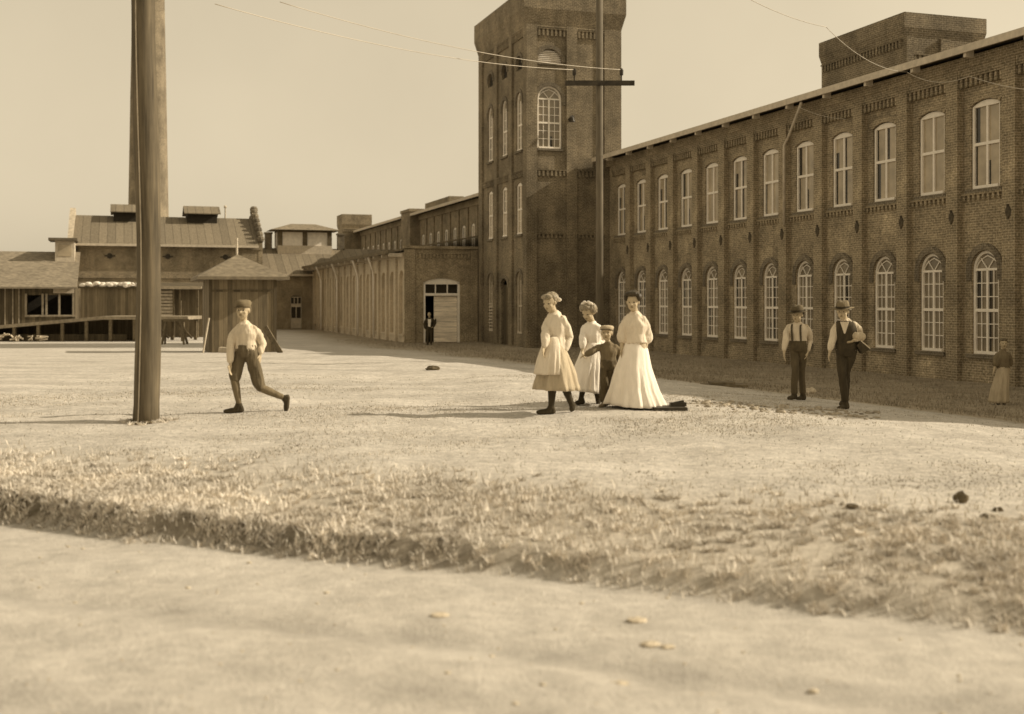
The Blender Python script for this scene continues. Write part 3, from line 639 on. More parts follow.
# ------------------------------------------------------------------ boiler house and smokestack
bo = thing('boiler_house', 'brick boiler house with long seamed tin roof, two ridge vents and corbelled gable parapets', 'boiler house', loc2w(67.2, 13.8, GZ), TH)
L, dR, zE, zR = 14.6, 5.2, 6.85, 9.35
w_ = MB(); f = faceX(0)
panel(w_, f, 0, L, -.3, zE, []); w_.quad((10.4, 0, -.3), (10.4, L, -.3), (10.4, L, zE), (10.4, 0, zE))
fbox(w_, f, 0, L, 0, .09, 4.2, 4.4); fbox(w_, f, 0, L, 0, .10, zE-.35, zE-.05)
for y in (0, L-.35):
    w_.hexa([(-.02,y,-.3),(10.42,y,-.3),(10.42,y+.35,-.3),(-.02,y+.35,-.3),(-.02,y,zE+.25),(10.42,y,zE+.25),(10.42,y+.35,zE+.25),(-.02,y+.35,zE+.25)])
w_.build('wall', M['brick_far'], bo)
gp = []
for y, mt in ((-.05, 'brick_dark'), (L-.34, 'stone')):
    g = MB(); g.hexa([(0,y,zE+.26),(10.4,y,zE+.26),(10.4,y+.4,zE+.26),(0,y+.4,zE+.26),(dR-.4,y,zR+.55),(dR+.4,y,zR+.55),(dR+.4,y+.4,zR+.55),(dR-.4,y+.4,zR+.55)])
    for i in (range(7) if y < 1 else []):                         # corbelled steps along the raking edge
        s = i/6.; x = s*(dR-.3); z = zE+.35+(zR-zE)*s
        g.sph((x, y+.2, z+.18), .30, seg=8, rings=6); g.sph((10.4-x, y+.2, z+.18), .30, seg=8, rings=6)
    if y < 1: g.sph((dR, y+.2, zR+.75), .34, seg=8, rings=6)
    g.build('gable_parapet', M[mt], bo)
r = MB(); slab(r, [(-.55,.36,zE-.05),(-.55,L-.36,zE-.05),(dR,L-.36,zR),(dR,.36,zR)], .09); slab(r, [(dR+.01,.36,zR),(dR+.01,L-.36,zR),(10.9,L-.36,zE-.05),(10.9,.36,zE-.05)], .09)
r.build('roof', M['roof_tin'], bo)
MB().box(-.60, -.553, .36, L-.36, zE-.2, zE-.02).build('fascia', M['offwhite'], bo)
for a0, a1 in ((3.0, 5.9), (8.9, 11.6)):
    v_ = MB(); v_.box(dR-1.2, dR+1.2, a0+.25, a1-.25, zR-.75, zR+.30)
    vo = v_.build('ridge_vent', M['dark'], bo)
    v2 = MB(); slab(v2, [(dR-1.75,a0,zR+.25),(dR-1.75,a1,zR+.25),(dR,a1,zR+.95),(dR,a0,zR+.95)], .07); slab(v2, [(dR+.01,a0,zR+.95),(dR+.01,a1,zR+.95),(dR+1.75,a1,zR+.25),(dR+1.75,a0,zR+.25)], .07); v2.build('vent_roof', M['roof_tin'], vo)
st = MB()
for y in (2.9, 7.3, 11.6): st.tube([(-.003, y, zE-.95), (-.05, y, zE-.95)], .22, 8); st.beam((-.06, y-.4, zE-.95), (-.06, y+.4, zE-.95), .06, .1)
st.build('anchor_plate', M['iron'], bo)
MB().tube([(dR, 2.5, zR-.1), (dR, 2.5, zR+.9)], .06, 8).sph((dR, 2.5, zR+.95), .13, seg=8, rings=6).build('finial', M['offwhite'], bo)
cx = (148.5-512)/F*106
ck = MB(); zz = [GZ-.3, 4, 9, 14, 20, 27, 33, 33.02, 33.6, 33.62, 34.6]; rr_ = [2.1, 1.95, 1.75, 1.66, 1.56, 1.42, 1.34, 1.55, 1.6, 1.45, 1.45]
ck.tube([(0, 0, z-GZ) for z in zz], rr_, 32)
ck_o = ck.build('smokestack', M['stack'], None, True, (cx, 106, GZ)); tag(ck_o, 'tall tapering pale brick smokestack behind the boiler house, partly behind the near pole', 'smokestack')

# ------------------------------------------------------------------ left yard: sheds, platform
def gl_(x, y): return gz(x, y)
sh = thing('storage_shed', 'long low shed with pale shingled roof and open framed bays at far left', 'shed', (-31.1, 84, GZ), TH-R(90))
w_ = MB(); w_.box(-18, -3.3, 0, .15, -.2, 3.5); w_.box(-3.3, 0, 0, .15, 2.85, 3.5); w_.box(-3.3, 0, 0, .15, -.2, 1.45); w_.box(-18, 0, 7.5, 7.65, -.2, 3.5); w_.box(-.15, 0, .153, 7.5, -.2, 3.5); w_.build('wall', M['board_dark'], sh)
r = MB(); slab(r, [(-19,-.7,3.42),(.15,-.7,3.42),(.15,6.2,6.15),(-19,6.2,6.15)], .12); slab(r, [(-19,6.21,6.15),(.15,6.21,6.15),(.15,8.6,5.0),(-19,8.6,5.0)], .12); r.build('roof', M['shingle'], sh)
for x in (-3.25, -2.15, -1.9, -1.05, -.12): MB().box(x-.07, x+.07, -.06, -.003, 1.3, 2.95).build('post', M['deck'], sh)
MB().box(-3.3, 0, -.08, -.063, 1.33, 1.45).build('rail', M['deck'], sh)
MB().box(-3.3, -.2, 2.6, 2.7, 0, 3.4).build('back_partition', M['dark'], sh)
MB().box(-1.45, -.05, -.09, -.066, 2.98, 3.32).build('notice_board', M['timber_pale'], sh)
for x in (-5.6, -4.6, -4.1, -3.7): MB().box(x-.04, x+.04, -.05, -.003, .2, 3.4).build('batten', M['deck'], sh)
cu = MB(); cu.box(-1.55, -.2, 4.2, 6.4, 5.0, 6.9); co = cu.build('dormer', M['offwhite'], sh)
MB().box(-1.35, -.42, 4.17, 4.197, 5.75, 6.6).build('dormer_pane', M['glass_up'], co); MB().box(-2.0, -.0, 3.7, 6.8, 6.903, 7.1).build('dormer_roof', M['roof_felt'], co)

pl = thing('plank_shed', 'plank walled loading shed behind the trestle platform with white cotton along its roof', 'shed', (-26.4, 78.5, GZ))
w_ = MB(); w_.box(-2.3, 2.2, 0, .12, -.2, 3.3); MB().box(2.203, 5.6, .9, 1.0, -.2, 3.3).build('inner_wall', M['board'], pl); w_.box(-2.3, 5.6, 3.0, 3.1, -.2, 3.3); w_.box(-2.3, -2.18, .123, 3, -.2, 3.3); w_.build('wall', M['board'], pl)
r = MB(); slab(r, [(-2.4,-.2,3.38),(5.8,-.2,3.38),(5.8,3.3,3.7),(-2.4,3.3,3.7)], .1); r.build('roof', M['board_dark'], pl)
MB().box(2.25, 5.8, -.26, -.203, 3.22, 3.42).build('fascia', M['timber_pale'], pl)
pp = MB()
for x in (2.5, 3.9, 4.35, 5.5): MB().box(x-.06, x+.06, -.1, .02, -.2, 3.27).build('post', M['timber'], pl)
sp_ = MB()
for i in range(9): sp_.box(2.9, 3.75, .2, .26, 1.2+i*.22, 1.36+i*.22)
sp_.build('slat_panel', M['timber_pale'], pl)
cm = MB(); r3 = random.Random(5)
for i in range(70):
    x = r3.uniform(-2.2, 2.6); c = (x, r3.uniform(-.15, .35), 3.43+r3.uniform(0, .18)*(1 if x < 2 else .5)); s = r3.uniform(.08, .2)
    cm.ell(c, ((s*1.3,0,0),(0,s,0),(0,0,s*.8)), seg=8, rings=6)
co = cm.build('cotton_heap', M['cotton'], None, True, (-26.4, 78.5, GZ)); tag(co, 'ragged white cotton heaped along the roof edge of the plank shed', 'cotton heap', kind='stuff')

tp = thing('loading_platform', 'timber trestle loading platform with a long ramp sloping down to the left', 'platform', (-24.8, 71, GZ))
dk_ = MB(); zt = 1.52
dk_.box(0, 5.3, 0, 3.2, zt-.2, zt); slab(dk_, [(-17,0,.0),(-.003,0,zt),(-.003,3.2,zt),(-17,3.2,.0)], .2); dk_.build('deck', M['deck'], tp)
for x in np.arange(-11, 5.4, 1.45):
    h = zt-.15 if x > 0 else zt*(x+17)/17-.15
    for y in (.15, 3.0): MB().box(x-.09, x+.09, y-.09, y+.09, -.15, h).build('post', M['timber'], tp)
    if x < 4.5:
        MB().beam((x+.1, 3.1, h-.1), (x+1.2, 3.1, .1), .06, .12).build('brace', M['timber'], tp)
MB().box(-11, 1.3, .9, 1.0, -.15, .42).hexa([(-13,2.7,-.15),(0,2.7,-.15),(0,2.8,-.15),(-13,2.8,-.15),(-13,2.7,.2),(0,2.7,1.3),(0,2.8,1.3),(-13,2.8,.2)]).box(.003, 2.6, 2.7, 2.8, -.15, 1.30).build('skirt_board', M['board_dark'], tp)
jk = MB(); r3 = random.Random(9)
for i in range(50):
    x = r3.uniform(-9.5, -2.5); a = r3.uniform(0, 3.1); s = r3.uniform(.12, .32); z = .1+r3.uniform(0, .35)*(1-abs((x+6)/4)*.4)
    jk.beam((x-math.cos(a)*s, r3.uniform(-.35, .0), z-abs(math.sin(a))*s*.3), (x+math.cos(a)*s, r3.uniform(-.35, .0), z+abs(math.sin(a))*s*.5), .07, .08)
jo = jk.build('scrap_pile', M['timber_pale'], None, False, (-24.8, 70.5, GZ)); tag(jo, 'pale scrap wood heaped under the sloping ramp', 'scrap wood', kind='stuff')
sw = thing('sawhorse', 'wooden trestle leg frame leaning out from the platform end beside the hut', 'trestle', (-18.6, 66, gz(-18.6, 66)))
s_ = MB(); s_.beam((-.9, 0, 1.35), (.5, 0, 1.35), .14, .14)
for a_, b_ in (((.35, -.35, 0), (.1, 0, 1.3)), ((.35, .35, 0), (.1, 0, 1.3)), ((-.9, -.3, 0), (-.75, 0, 1.3)), ((-.9, .3, 0), (-.75, 0, 1.3))): MB().beam(a_, b_, .1, .1).build('leg', M['timber'], sw)
s_.build('beam', M['timber'], sw)

# ------------------------------------------------------------------ hut with pyramid roof
hp = W(210, 352, 46.5); HG = gz(hp.x, hp.y)-.06
hut = thing('board_hut', 'small hut of vertical boards with pyramid roof and finial behind the striding boy', 'hut', (hp.x, hp.y, HG), TH-R(90))
# local x = to the right (u), y = away (d)
hw_, hd, hh = 2.55, 4.2, 2.95
w_ = MB(); w_.box(0, hw_, 0, hd, 0, hh); w_.build('wall', M['board'], hut)
tr = MB(); tr.box(-.04, .07, -.04, .0-.003, 0, hh); tr.box(hw_-.07, hw_+.04, -.04, -.003, 0, hh); tr.box(.07, hw_-.07, -.03, -.003, hh-.5, hh-.42); tr.build('corner_board', M['board_dark'], hut)
e = .5; r = MB()
r.v += [(-e,-e,hh-.02),(hw_+e,-e,hh-.02),(hw_+e,hd+e,hh-.02),(-e,hd+e,hh-.02),(-e,-e,hh+.1),(hw_+e,-e,hh+.1),(hw_+e,hd+e,hh+.1),(-e,hd+e,hh+.1),(hw_/2-.05,hd/2-.3,hh+1.05),(hw_/2-.05,hd/2+.3,hh+1.05)]
r.f += [(3,2,1,0),(0,1,5,4),(1,2,6,5),(2,3,7,6),(3,0,4,7),(4,5,8),(5,6,9,8),(6,7,9),(7,4,8,9)]; r.mi += [0]*9
r.build('roof', M['roof_old'], hut)
MB().tube([(hw_/2-.05, hd/2, hh+1.0), (hw_/2-.05, hd/2, hh+1.75)], .045, 8).build('finial', M['offwhite'], hut)
def prop(name, label, cat, a, b, wd, h, mat):
    mb = MB(); A = Vector(a); mb.beam((0,0,0), Vector(b)-A, wd, h); return tag(mb.build(name, mat, None, False, A), label, cat)
A_ = W(281, 356, 46.0); A_.z = gz(A_.x, A_.y)-.02; prop('leaning_plank', 'dark plank leaning against the right side of the board hut', 'plank', A_, W(265, 327, 46.3), .05, .22, M['timber'])
A_ = W(203, 352, 46.0); A_.z = gz(A_.x, A_.y)-.02; prop('leaning_pole', 'thin pale pole leaning against the left front corner of the hut', 'pole', A_, W(209, 318, 46.3), .05, .05, M['timber_pale'])
for i, (x0, x1, d, lab) in enumerate([(218, 229, 46.1, 'smaller pale stone block lying at the foot of the hut'), (232, 249, 45.9, 'larger pale stone block lying at the foot of the hut')]):
    P0, P1 = W(x0, 352, d), W(x1, 352, d); z = gz(P0.x, d); wd = P1.x-P0.x
    b_ = MB(); b_.hexa([(0,0,-.05),(wd,.03,-.05),(wd,.4,-.05),(0,.38,-.05),(.02,.02,.22),(wd-.03,.02,.19),(wd-.02,.36,.2),(.02,.36,.23)])
    tag(b_.build('stone_block', M['stone'], None, False, (P0.x, d, z)), lab, 'stone block')

# ------------------------------------------------------------------ poles and wires
bp = W(146, 421, 14.6); bz = gz(bp.x, 14.6)
up_ = thing('utility_pole', 'thick weathered wooden pole standing in the foreground field, left of the striding boy', 'pole', (bp.x, 14.6, bz))
po = MB(); hs = np.linspace(-.2, 9.5, 24); pc = [(.03*math.sin(h*.9)-.0005*h, .02*math.sin(h*.7), h) for h in hs]; pr = [.153-.0015*h+.006*math.sin(h*2.3)+(.02 if h < .05 else 0) for h in hs]
po.tube(pc, pr, 20); po.build('post', M['pole'], up_, True)
MB().tube([(x-.05, y-r_*.97, h) for (x, y, h), r_ in zip(pc, pr)], .009, 6).build('conduit', M['timber_pale'], up_, True)
ring = MB(); r3 = random.Random(3)
for i in range(16):
    a = r3.uniform(0, 6.28); rr = r3.uniform(.15, .24); s = r3.uniform(.012, .03); ring.ell((math.cos(a)*rr, math.sin(a)*rr, s*.4), ((s*1.3,0,0),(0,s,0),(0,0,s)), seg=7, rings=5)
tag(ring.build('earth_mound', M['clod'], None, True, (bp.x, 14.6, bz)), 'loose dark clods of earth heaped round the foot of the thick pole', 'earth', kind='stuff')
pd = 32.0; pp_ = W(599.5, 0, pd); pz0 = gz(pp_.x, pd)
tpole = thing('telegraph_pole', 'slim telegraph pole with one crossarm standing in front of the brick tower', 'telegraph pole', (pp_.x, pd, pz0))
MB().tube([(0,0,-.2),(0,0,4),(0,0,12.5)], [.105, .10, .085], 14).build('post', M['pole_white'], tpole, True)
cz = W(0, 84, pd).z-pz0; hx0, hx1 = W(565, 0, pd).x-pp_.x, W(634, 0, pd).x-pp_.x
MB().box(hx0, hx1, -.17, -.105, cz-.065, cz+.065).build('crossarm', M['iron'], tpole)
ins = MB(); ins.tube([(0,0,0),(0,0,.14),(0,0,.15),(0,0,.28),(0,0,.33)], [.018,.018,.05,.055,.03], 10); im = ins.mesh('insulator', M['iron'])
for xx in (574, 621): put('insulator', im, tpole, (W(xx, 0, pd).x-pp_.x, -.137, cz+.065))
def wire(a, b, sag, label, cat='wire', r=.0085, group=None):
    a = Vector(a); b = Vector(b); mb = MB(); pts = []
    for i in range(25):
        s = i/24; p = a.lerp(b, s); p.z -= sag*4*s*(1-s); pts.append(p-a)
    mb.tube(pts, r, 5); return tag(mb.build('wire', M['wire'], None, True, a), label, cat, group)
e1 = Vector((W(574,0,pd).x, pd-.137, pz0+cz+.36)); e2 = Vector((W(621,0,pd).x, pd-.137, pz0+cz+.36))
wire(e1, W(215, 4, 22), .25, 'lower sagging wire from the left end of the telegraph crossarm', group=None)
wire(e2, W(280, 2, 24), .25, 'upper wire from the right end of the telegraph crossarm', group=None)
k1 = loc2w(2.55, EO+.1, GZ+9.7); k2 = loc2w(-.35, EO+.1, GZ+9.05)
k0 = W(826, 27, 33)
wire(k0, k1, .30, 'sagging wire hanging across the mill roof line in front of the rooftop block')
wire(W(740, -6, 29), k0, .1, 'wire entering the sky at top right above the mill roof')
wire(k1, k2, .25, 'short sagging wire over the upper window nearest the right edge')
wire(k2, W(1060, 92, 27), .1, 'wire end leaving the mill front at the right edge')
wire(loc2w(8.9, EO+.1, GZ+9.6), loc2w(7.0, .1, GZ+8.9), .1, 'short service wire from the eave to the mill front beside the downspout')

# ------------------------------------------------------------------ things lying on the field
def rock(px, py, d, sx, sz, lab, mat='clod', cat='clod', seed=1, name='earth_clod'):
    p = W(px, py, d); z = gz(p.x, d); mb = MB(); r3 = random.Random(seed); n, m_ = 12, 8; rings = []
    for i in range(1, m_):
        ph = math.pi*i/m_
        rings.append([Vector((sx*math.sin(ph)*math.cos(2*math.pi*k/n), sx*.8*math.sin(ph)*math.sin(2*math.pi*k/n), -sz*math.cos(ph)+sz*.5))*(1+.35*(r3.random()-.5)) for k in range(n)])
    mb.loft(rings); return tag(mb.build(name, M[mat], None, False, (p.x, d, z)), lab, cat)
def dof(py, z=0): return (CAMZ-z)*F/(py-HOR)
rock(961, 499, dof(503), .055, .055, 'largest dark clod on the sunlit field near the right edge', seed=1)
rock(852, 509, dof(511), .045, .022, 'small dark clod left of the largest clod', seed=2)
rock(843, 506, dof(508), .018, .015, 'tiny dark clod farthest left in the row of clods', seed=3)
rock(987, 515, dof(517), .05, .02, 'flat dark clod just right of the largest clod', seed=4)
rock(998, 509, dof(511), .04, .018, 'small clod at the far right of the field', seed=5)
rock(433, 375, 26, .16, .06, 'low dark clod on the open ground in front of the gatehouse', seed=6)
rock(810, 372, 27.5, .14, .09, 'pale rounded stone at the foot of the mill wall behind the men', 'pebble', 'stone', 7, 'field_stone')
zr = -.36
for px, py, s, lab in ((650, 655, .055, 'large pale flat stone on the road'), (638, 628, .06, 'pale stone on the road below the bank'), (668, 657, .04, 'pale stone right of the large flat stone on the road'), (440, 625, .05, 'pale stone lone on the left part of the road'), (622, 690, .035, 'pale stone nearest the bottom edge of the road')):
    rock(px, py, dof(py, zr), s, s*.22, lab, 'pebble', 'stone', int(px), 'road_stone')
gv = MB(); r3 = random.Random(77)
for i in range(520):
    x = r3.uniform(-5, 5); y = r3.uniform(4.8, 9.6)
    if sbank(x, y) > .05 or abs(x) > y*.46: continue
    s_r = abs(r3.gauss(0, .005))+.002
    gv.ell((x, y, gz(x, y)+s_r*.2), ((s_r*1.4,0,0),(0,s_r*1.1,0),(0,0,s_r*.6)), seg=6, rings=4)
tag(gv.build('gravel', M['pebble'], None, True), 'fine grit and small stones strewn over the foreground road', 'gravel', kind='stuff')
pb_ = MB(); pb_.box(-.45, .45, -.28, .28, 0, .05); pb_.box(-.3, .2, -.2, .2, .053, .10)
p = W(724, 384, 24.5); tag(pb_.build('ground_board', M['timber'], None, False, (p.x, 24.5, gz(p.x, 24.5)+.0)), 'weathered board lying in the shaded grass before the mill', 'board')
p = W(668, 408, 15.9); q = MB(); q.box(-.2, .25, -.2, .2, -.02, .045); q.box(.05, .27, -.06, .03, .048, .10); q.beam((.1,-.02,.09), (.24,-.02,.115), .04, .03)
tag(q.build('iron_cover', M['iron'], None, False, (p.x, 16.1, gz(p.x, 16.1)), R(6)), 'dark iron cover on the ground behind the trailing skirt of the tall woman', 'iron cover')
cl = MB(); r3 = random.Random(21)
for i in range(300):
    u = r3.random(); px = 690+190*u; py = 406+u*14+r3.gauss(0, 3.2); d = dof(py, -.1); p = W(px, py, d); s = r3.uniform(.008, .024)*(1 if r3.random() < .9 else 1.8)
    cl.ell((p.x, d, gz(p.x, d)+s*.2), ((s*1.5,0,0),(0,s*1.2,0),(0,0,s)), seg=6, rings=4)
tag(cl.build('rubble', M['rubble'], None, True), 'strip of broken rubble at the sunlit edge of the track', 'rubble', kind='stuff')

# ------------------------------------------------------------------ people
def remesh(mb, voxel, smooth_it=3, fold=0., fscale=9., seed=0):
    me = mb.mesh('tmp', []); o = bpy.data.objects.new('tmp', me); COL.objects.link(o)
    m = o.modifiers.new('r', 'REMESH'); m.mode = 'VOXEL'; m.voxel_size = voxel
    s = o.modifiers.new('s', 'SMOOTH'); s.factor = .5; s.iterations = smooth_it
    bpy.context.view_layer.update(); dg = bpy.context.evaluated_depsgraph_get()
    new = bpy.data.meshes.new_from_object(o.evaluated_get(dg)); bpy.data.objects.remove(o); bpy.data.meshes.remove(me)
    if fold:
        off = Vector((seed*3.1, seed*1.7, seed))
        for v in new.vertices:
            q = Vector((v.co.x*fscale, v.co.y*fscale, v.co.z*fscale*.3))+off
            v.co += v.normal*fold*(noise.noise(q)+.35*noise.noise(q*2.1)+.7*(1-2*abs(noise.noise(q*1.3+Vector((5,1,2)))))-.2)
    new.polygons.foreach_set('use_smooth', [True]*len(new.polygons)); return new
def L3(a, b, t): return a+(b-a)*t
def ring3(c, r, f, rx, ry, n=20, up=None):
    return [c+r*math.cos(2*math.pi*k/n)*rx+f*math.sin(2*math.pi*k/n)*ry for k in range(n)]
class Person:
    def __init__(s, label, px, d, H, k, x0, zb, J, yaw=0, pitch=0, zoff=0, head_h=None, ROW=(400, 5)):
        s.k, s.x0, s.zb, s.H = k, x0, zb, H
        row, zoom = ROW
        if d is None:
            d = 16.0
            for _ in range(40): d = .5*d+.5*(CAMZ-gz((px-512)/F*d, d))*F/(row-HOR)
            s.k = d/F/zoom; s.H = H = H/k*s.k
        s.d = d; X = (px-512)/F*d; s.root = thing('person', label, 'person', (X, d, gz(X, d)+zoff))
        s.J = {n: s.P(*v) for n, v in J.items()}; s.yaw, s.pitch = R(yaw), R(pitch); s.hh = head_h or H/7.2
        for q_ in ('shL', 'shR', 'hipL', 'hipR'): s.J[q_].y *= -1.8
        J = s.J; s.pel = (J['hipL']+J['hipR'])/2; s.shc = (J['shL']+J['shR'])/2
        rv = J['shR']-J['shL']; s.sw = rv.length/2; s.r = Vector((rv.x, rv.y, 0)).normalized(); s.f = s.r.cross(Vector((0,0,1)))*-1   # f points away from the chest
        s.f = Vector((s.r.y, -s.r.x, 0))                                            # chest direction (towards camera for r=+x)
    def P(s, zx, zy, y=0.): return Vector(((zx-s.x0)*s.k, y, (s.zb-zy)*s.k))
    def headaxes(s):
        m = Matrix.Rotation(-s.yaw, 3, 'Z') @ Matrix.Rotation(s.pitch, 3, 'X')     # face looks to -Y at yaw 0; yaw>0 turns to -X
        return m @ Vector((1,0,0)), m @ Vector((0,-1,0)), m @ Vector((0,0,1))      # right, face, up
    def torso(s, mb, inf=0., bot=-.12, hipw=.092, waistw=.078, chestw=.094, belly=.0):
        H = s.H; up = (s.shc-s.pel); rings = []
        nk = s.J['neck']
        prof = [(bot, hipw*.84, .060), (0, hipw*.92, .064), (.28, waistw*1.03, .060), (.45, waistw, .058+belly), (.72, chestw, .066), (.9, s.sw/H*.86, .058), (1.02, s.sw/H*.74, .045), (1.10, .05, .038)]
        for t, wx, wy in prof:
            c = s.pel+up*t
            if t > 1: c = L3(s.shc, nk, (t-1)/.12*.6)
            rings.append(ring3(c, s.r, s.f, wx*H+inf, wy*H+inf))
        mb.loft(rings)
    def limb(s, mb, pts, rads, seg=12):
        pts = [Vector(p) for p in pts]; P2, R2 = [], []
        d0 = (pts[0]-pts[1]).normalized(); d1 = (pts[-1]-pts[-2]).normalized()
        P2 = [pts[0]+d0*rads[0]*.8]; R2 = [rads[0]*.45]
        for i, p in enumerate(pts): P2.append(p); R2.append(rads[i])
        P2.append(pts[-1]+d1*rads[-1]*.8); R2.append(rads[-1]*.45)
        mb.tube(P2, R2, seg)
        for p, r in zip(pts[1:-1], rads[1:-1]): mb.sph(p, r*.99, seg=10, rings=7)
    def hand(s, mb, wr, tip, el, curl=.5, side=1):
        H = s.H; d = (tip-wr); Lh = max(d.length, .095*H); d = d.normalized()
        side_v = d.cross(Vector((0,1,0)));
        side_v = side_v.normalized() if side_v.length > .1 else Vector((1,0,0)); nrm = Vector((0,1,0)); nrm = (nrm-d*nrm.dot(d)).normalized()
        wv = (side_v*.35+nrm*.94).normalized(); inn = d.cross(wv).normalized()*side
        pc = wr+d*Lh*.27; mb.ell(pc, (wv*.024*H, inn*.010*H, d*Lh*.33), seg=10, rings=7)
        mb.tube([wr-d*.01, wr+d*Lh*.12], .0145*H, 8)
        for i, (o, ln) in enumerate(((-.9, .40), (-.32, .47), (.28, .45), (.85, .36))):
            b0 = wr+d*Lh*.5+wv*o*.019*H; b1 = b0+(d*.92+inn*curl*.35)*Lh*ln*.5; b2 = b1+(d*.8+inn*curl*.9).normalized()*Lh*ln*.5
            mb.tube([b0-d*Lh*.15, b0, b1, b2], [.0058*H, .0058*H, .0052*H, .0042*H], 7)
        t0 = wr+d*Lh*.16-wv*.016*H; t1 = t0+(d*.7-wv*.75).normalized()*Lh*.24; mb.tube([t0, t1, t1+(d+inn*.4).normalized()*Lh*.2], [.0075*H, .0065*H, .005*H], 7)
    def foot(s, mb, an, toe, heel=None, r=.02, hgt=.03):
        H = s.H; d = (toe-an); hx = Vector((d.x, d.y, d.z)); n = d.normalized()
        he = heel if heel is not None else an-Vector((d.x, d.y, 0)).normalized()*.035*H+Vector((0,0,toe.z-an.z))*.85
        ball = L3(he, toe, .68)
        s.limb(mb, [he+Vector((0,0,.004)), L3(he, toe, .4)+Vector((0,0,.008)), ball, toe], [r*H*.95, r*H*1.0, r*H*1.02, r*H*.72], 10)
        s.limb(mb, [an, L3(an, L3(he, toe, .35), .75)], [r*H*1.05, r*H*1.1], 10)
        s.limb(mb, [an, L3(an, he, .8)], [r*H*1.0, r*H*.9], 10)
    def body(s, shoes=True):
        J, H = s.J, s.H; mb = MB(); s.torso(mb)
        for q in 'LR':
            sg = 1 if q == 'L' else -1
            s.limb(mb, [L3(J['sh'+q], s.shc, .22)-Vector((0,0,.012*H)), J['el'+q], J['wr'+q]], [.028*H, .022*H, .0155*H])
            s.hand(mb, J['wr'+q], J['ha'+q], J['el'+q], side=sg)
            s.limb(mb, [J['hip'+q], J['kn'+q], L3(J['kn'+q], J['an'+q], .35), J['an'+q]], [.040*H, .029*H, .028*H, .018*H])
            s.foot(mb, J['an'+q], J['to'+q], J.get('he'+q), .019)
        r, f, u = s.headaxes(); hh = s.hh; hc = J['head']
        mb.tube([L3(s.shc, J['neck'], .4), J['neck'], hc-u*hh*.25-f*hh*.08], [.040*H, .031*H, .030*H], 12)
        mb.ell(hc+u*hh*.10-f*hh*.06, (r*hh*.335, f*hh*.42, u*hh*.40), 16, 12)
        mb.ell(hc-u*hh*.14+f*hh*.08, (r*hh*.275, f*hh*.29, u*hh*.34), 14, 10)
        mb.ell(hc-u*hh*.40+f*hh*.20, (r*hh*.11, f*hh*.10, u*hh*.09), 10, 8)
        mb.tube([hc+u*hh*.04+f*hh*.33, hc-u*hh*.08+f*hh*.42, hc-u*hh*.13+f*hh*.43], [hh*.035, hh*.05, hh*.06], 8)
        for g in (-1, 1):
            mb.ell(hc+r*g*hh*.34-u*hh*.03-f*hh*.04, (r*hh*.035, f*hh*.07, u*hh*.12), 8, 8)
            mb.ell(hc+r*g*hh*.14+u*hh*.085+f*hh*.30, (r*hh*.10, f*hh*.05, u*hh*.03), 8, 6)
            mb.ell(hc+r*g*hh*.17-u*hh*.12+f*hh*.25, (r*hh*.09, f*hh*.07, u*hh*.09), 8, 6)
        mb.ell(hc-u*hh*.245+f*hh*.335, (r*hh*.10, f*hh*.05, u*hh*.03), 8, 6)
        me = remesh(mb, .0075*max(.75, H/1.65), 2)
        for m_ in ('skin', 'eye', 'lip'): me.materials.append(M[m_])
        spots = [(hc+r*g*hh*.145+u*hh*.01+f*hh*.33, hh*.036, 1) for g in (-1, 1)]+[(hc-u*hh*.245+f*hh*.37, hh*.055, 2)]
        sq = lambda v, c: ((v-c).dot(r)/1.5)**2+((v-c).dot(u))**2+((v-c).dot(f)/1.6)**2
        mi = []
        for p in me.polygons:
            c = p.center; k = 0
            if (c-hc).length < hh*.6:
                for cc, rad, ix in spots:
                    if sq(c, cc) < rad*rad: k = ix
            mi.append(k)
        me.polygons.foreach_set('material_index', mi)
        s.part('body', me); s.bodyo = s.last
        return s
    def part(s, name, me, mat=None, parent=None):
        if mat: me.materials.append(M[mat])
        s.last = put(name, me, parent or s.root); return s.last
    def shirt(s, mat, slv=1.0, name='shirt', inf=.014, slr=(.036, .033, .026), bot=.16, cuff=None, **k):
        J, H = s.J, s.H; mb = MB(); s.torso(mb, inf, bot, **k)
        for q in 'LR':
            end = L3(J['el'+q], J['wr'+q], (slv-.5)*2) if slv > .5 else L3(J['sh'+q], J['el'+q], slv*2)
            pts = [L3(J['sh'+q], s.shc, .24)-Vector((0,0,.016*H)), L3(J['sh'+q], J['el'+q], .5), J['el'+q], L3(J['el'+q], end, .6), end] if slv > .5 else [L3(J['sh'+q], s.shc, .24), L3(J['sh'+q], end, .5), end]
            rr = [slr[0]*H, (slr[0]+slr[1])/2*H, slr[1]*H, (slr[1]+slr[2])/2*H*1.08, slr[2]*H][:len(pts)] if slv > .5 else [slr[0]*H, slr[1]*H, slr[2]*H]
            s.limb(mb, pts, rr)
        mb.tube([L3(s.shc, J['neck'], .3), L3(s.shc, J['neck'], 1.0)], [.052*H, .038*H], 12)
        s.part(name, remesh(mb, .010, 2, .013, 13, s.x0), mat); return s
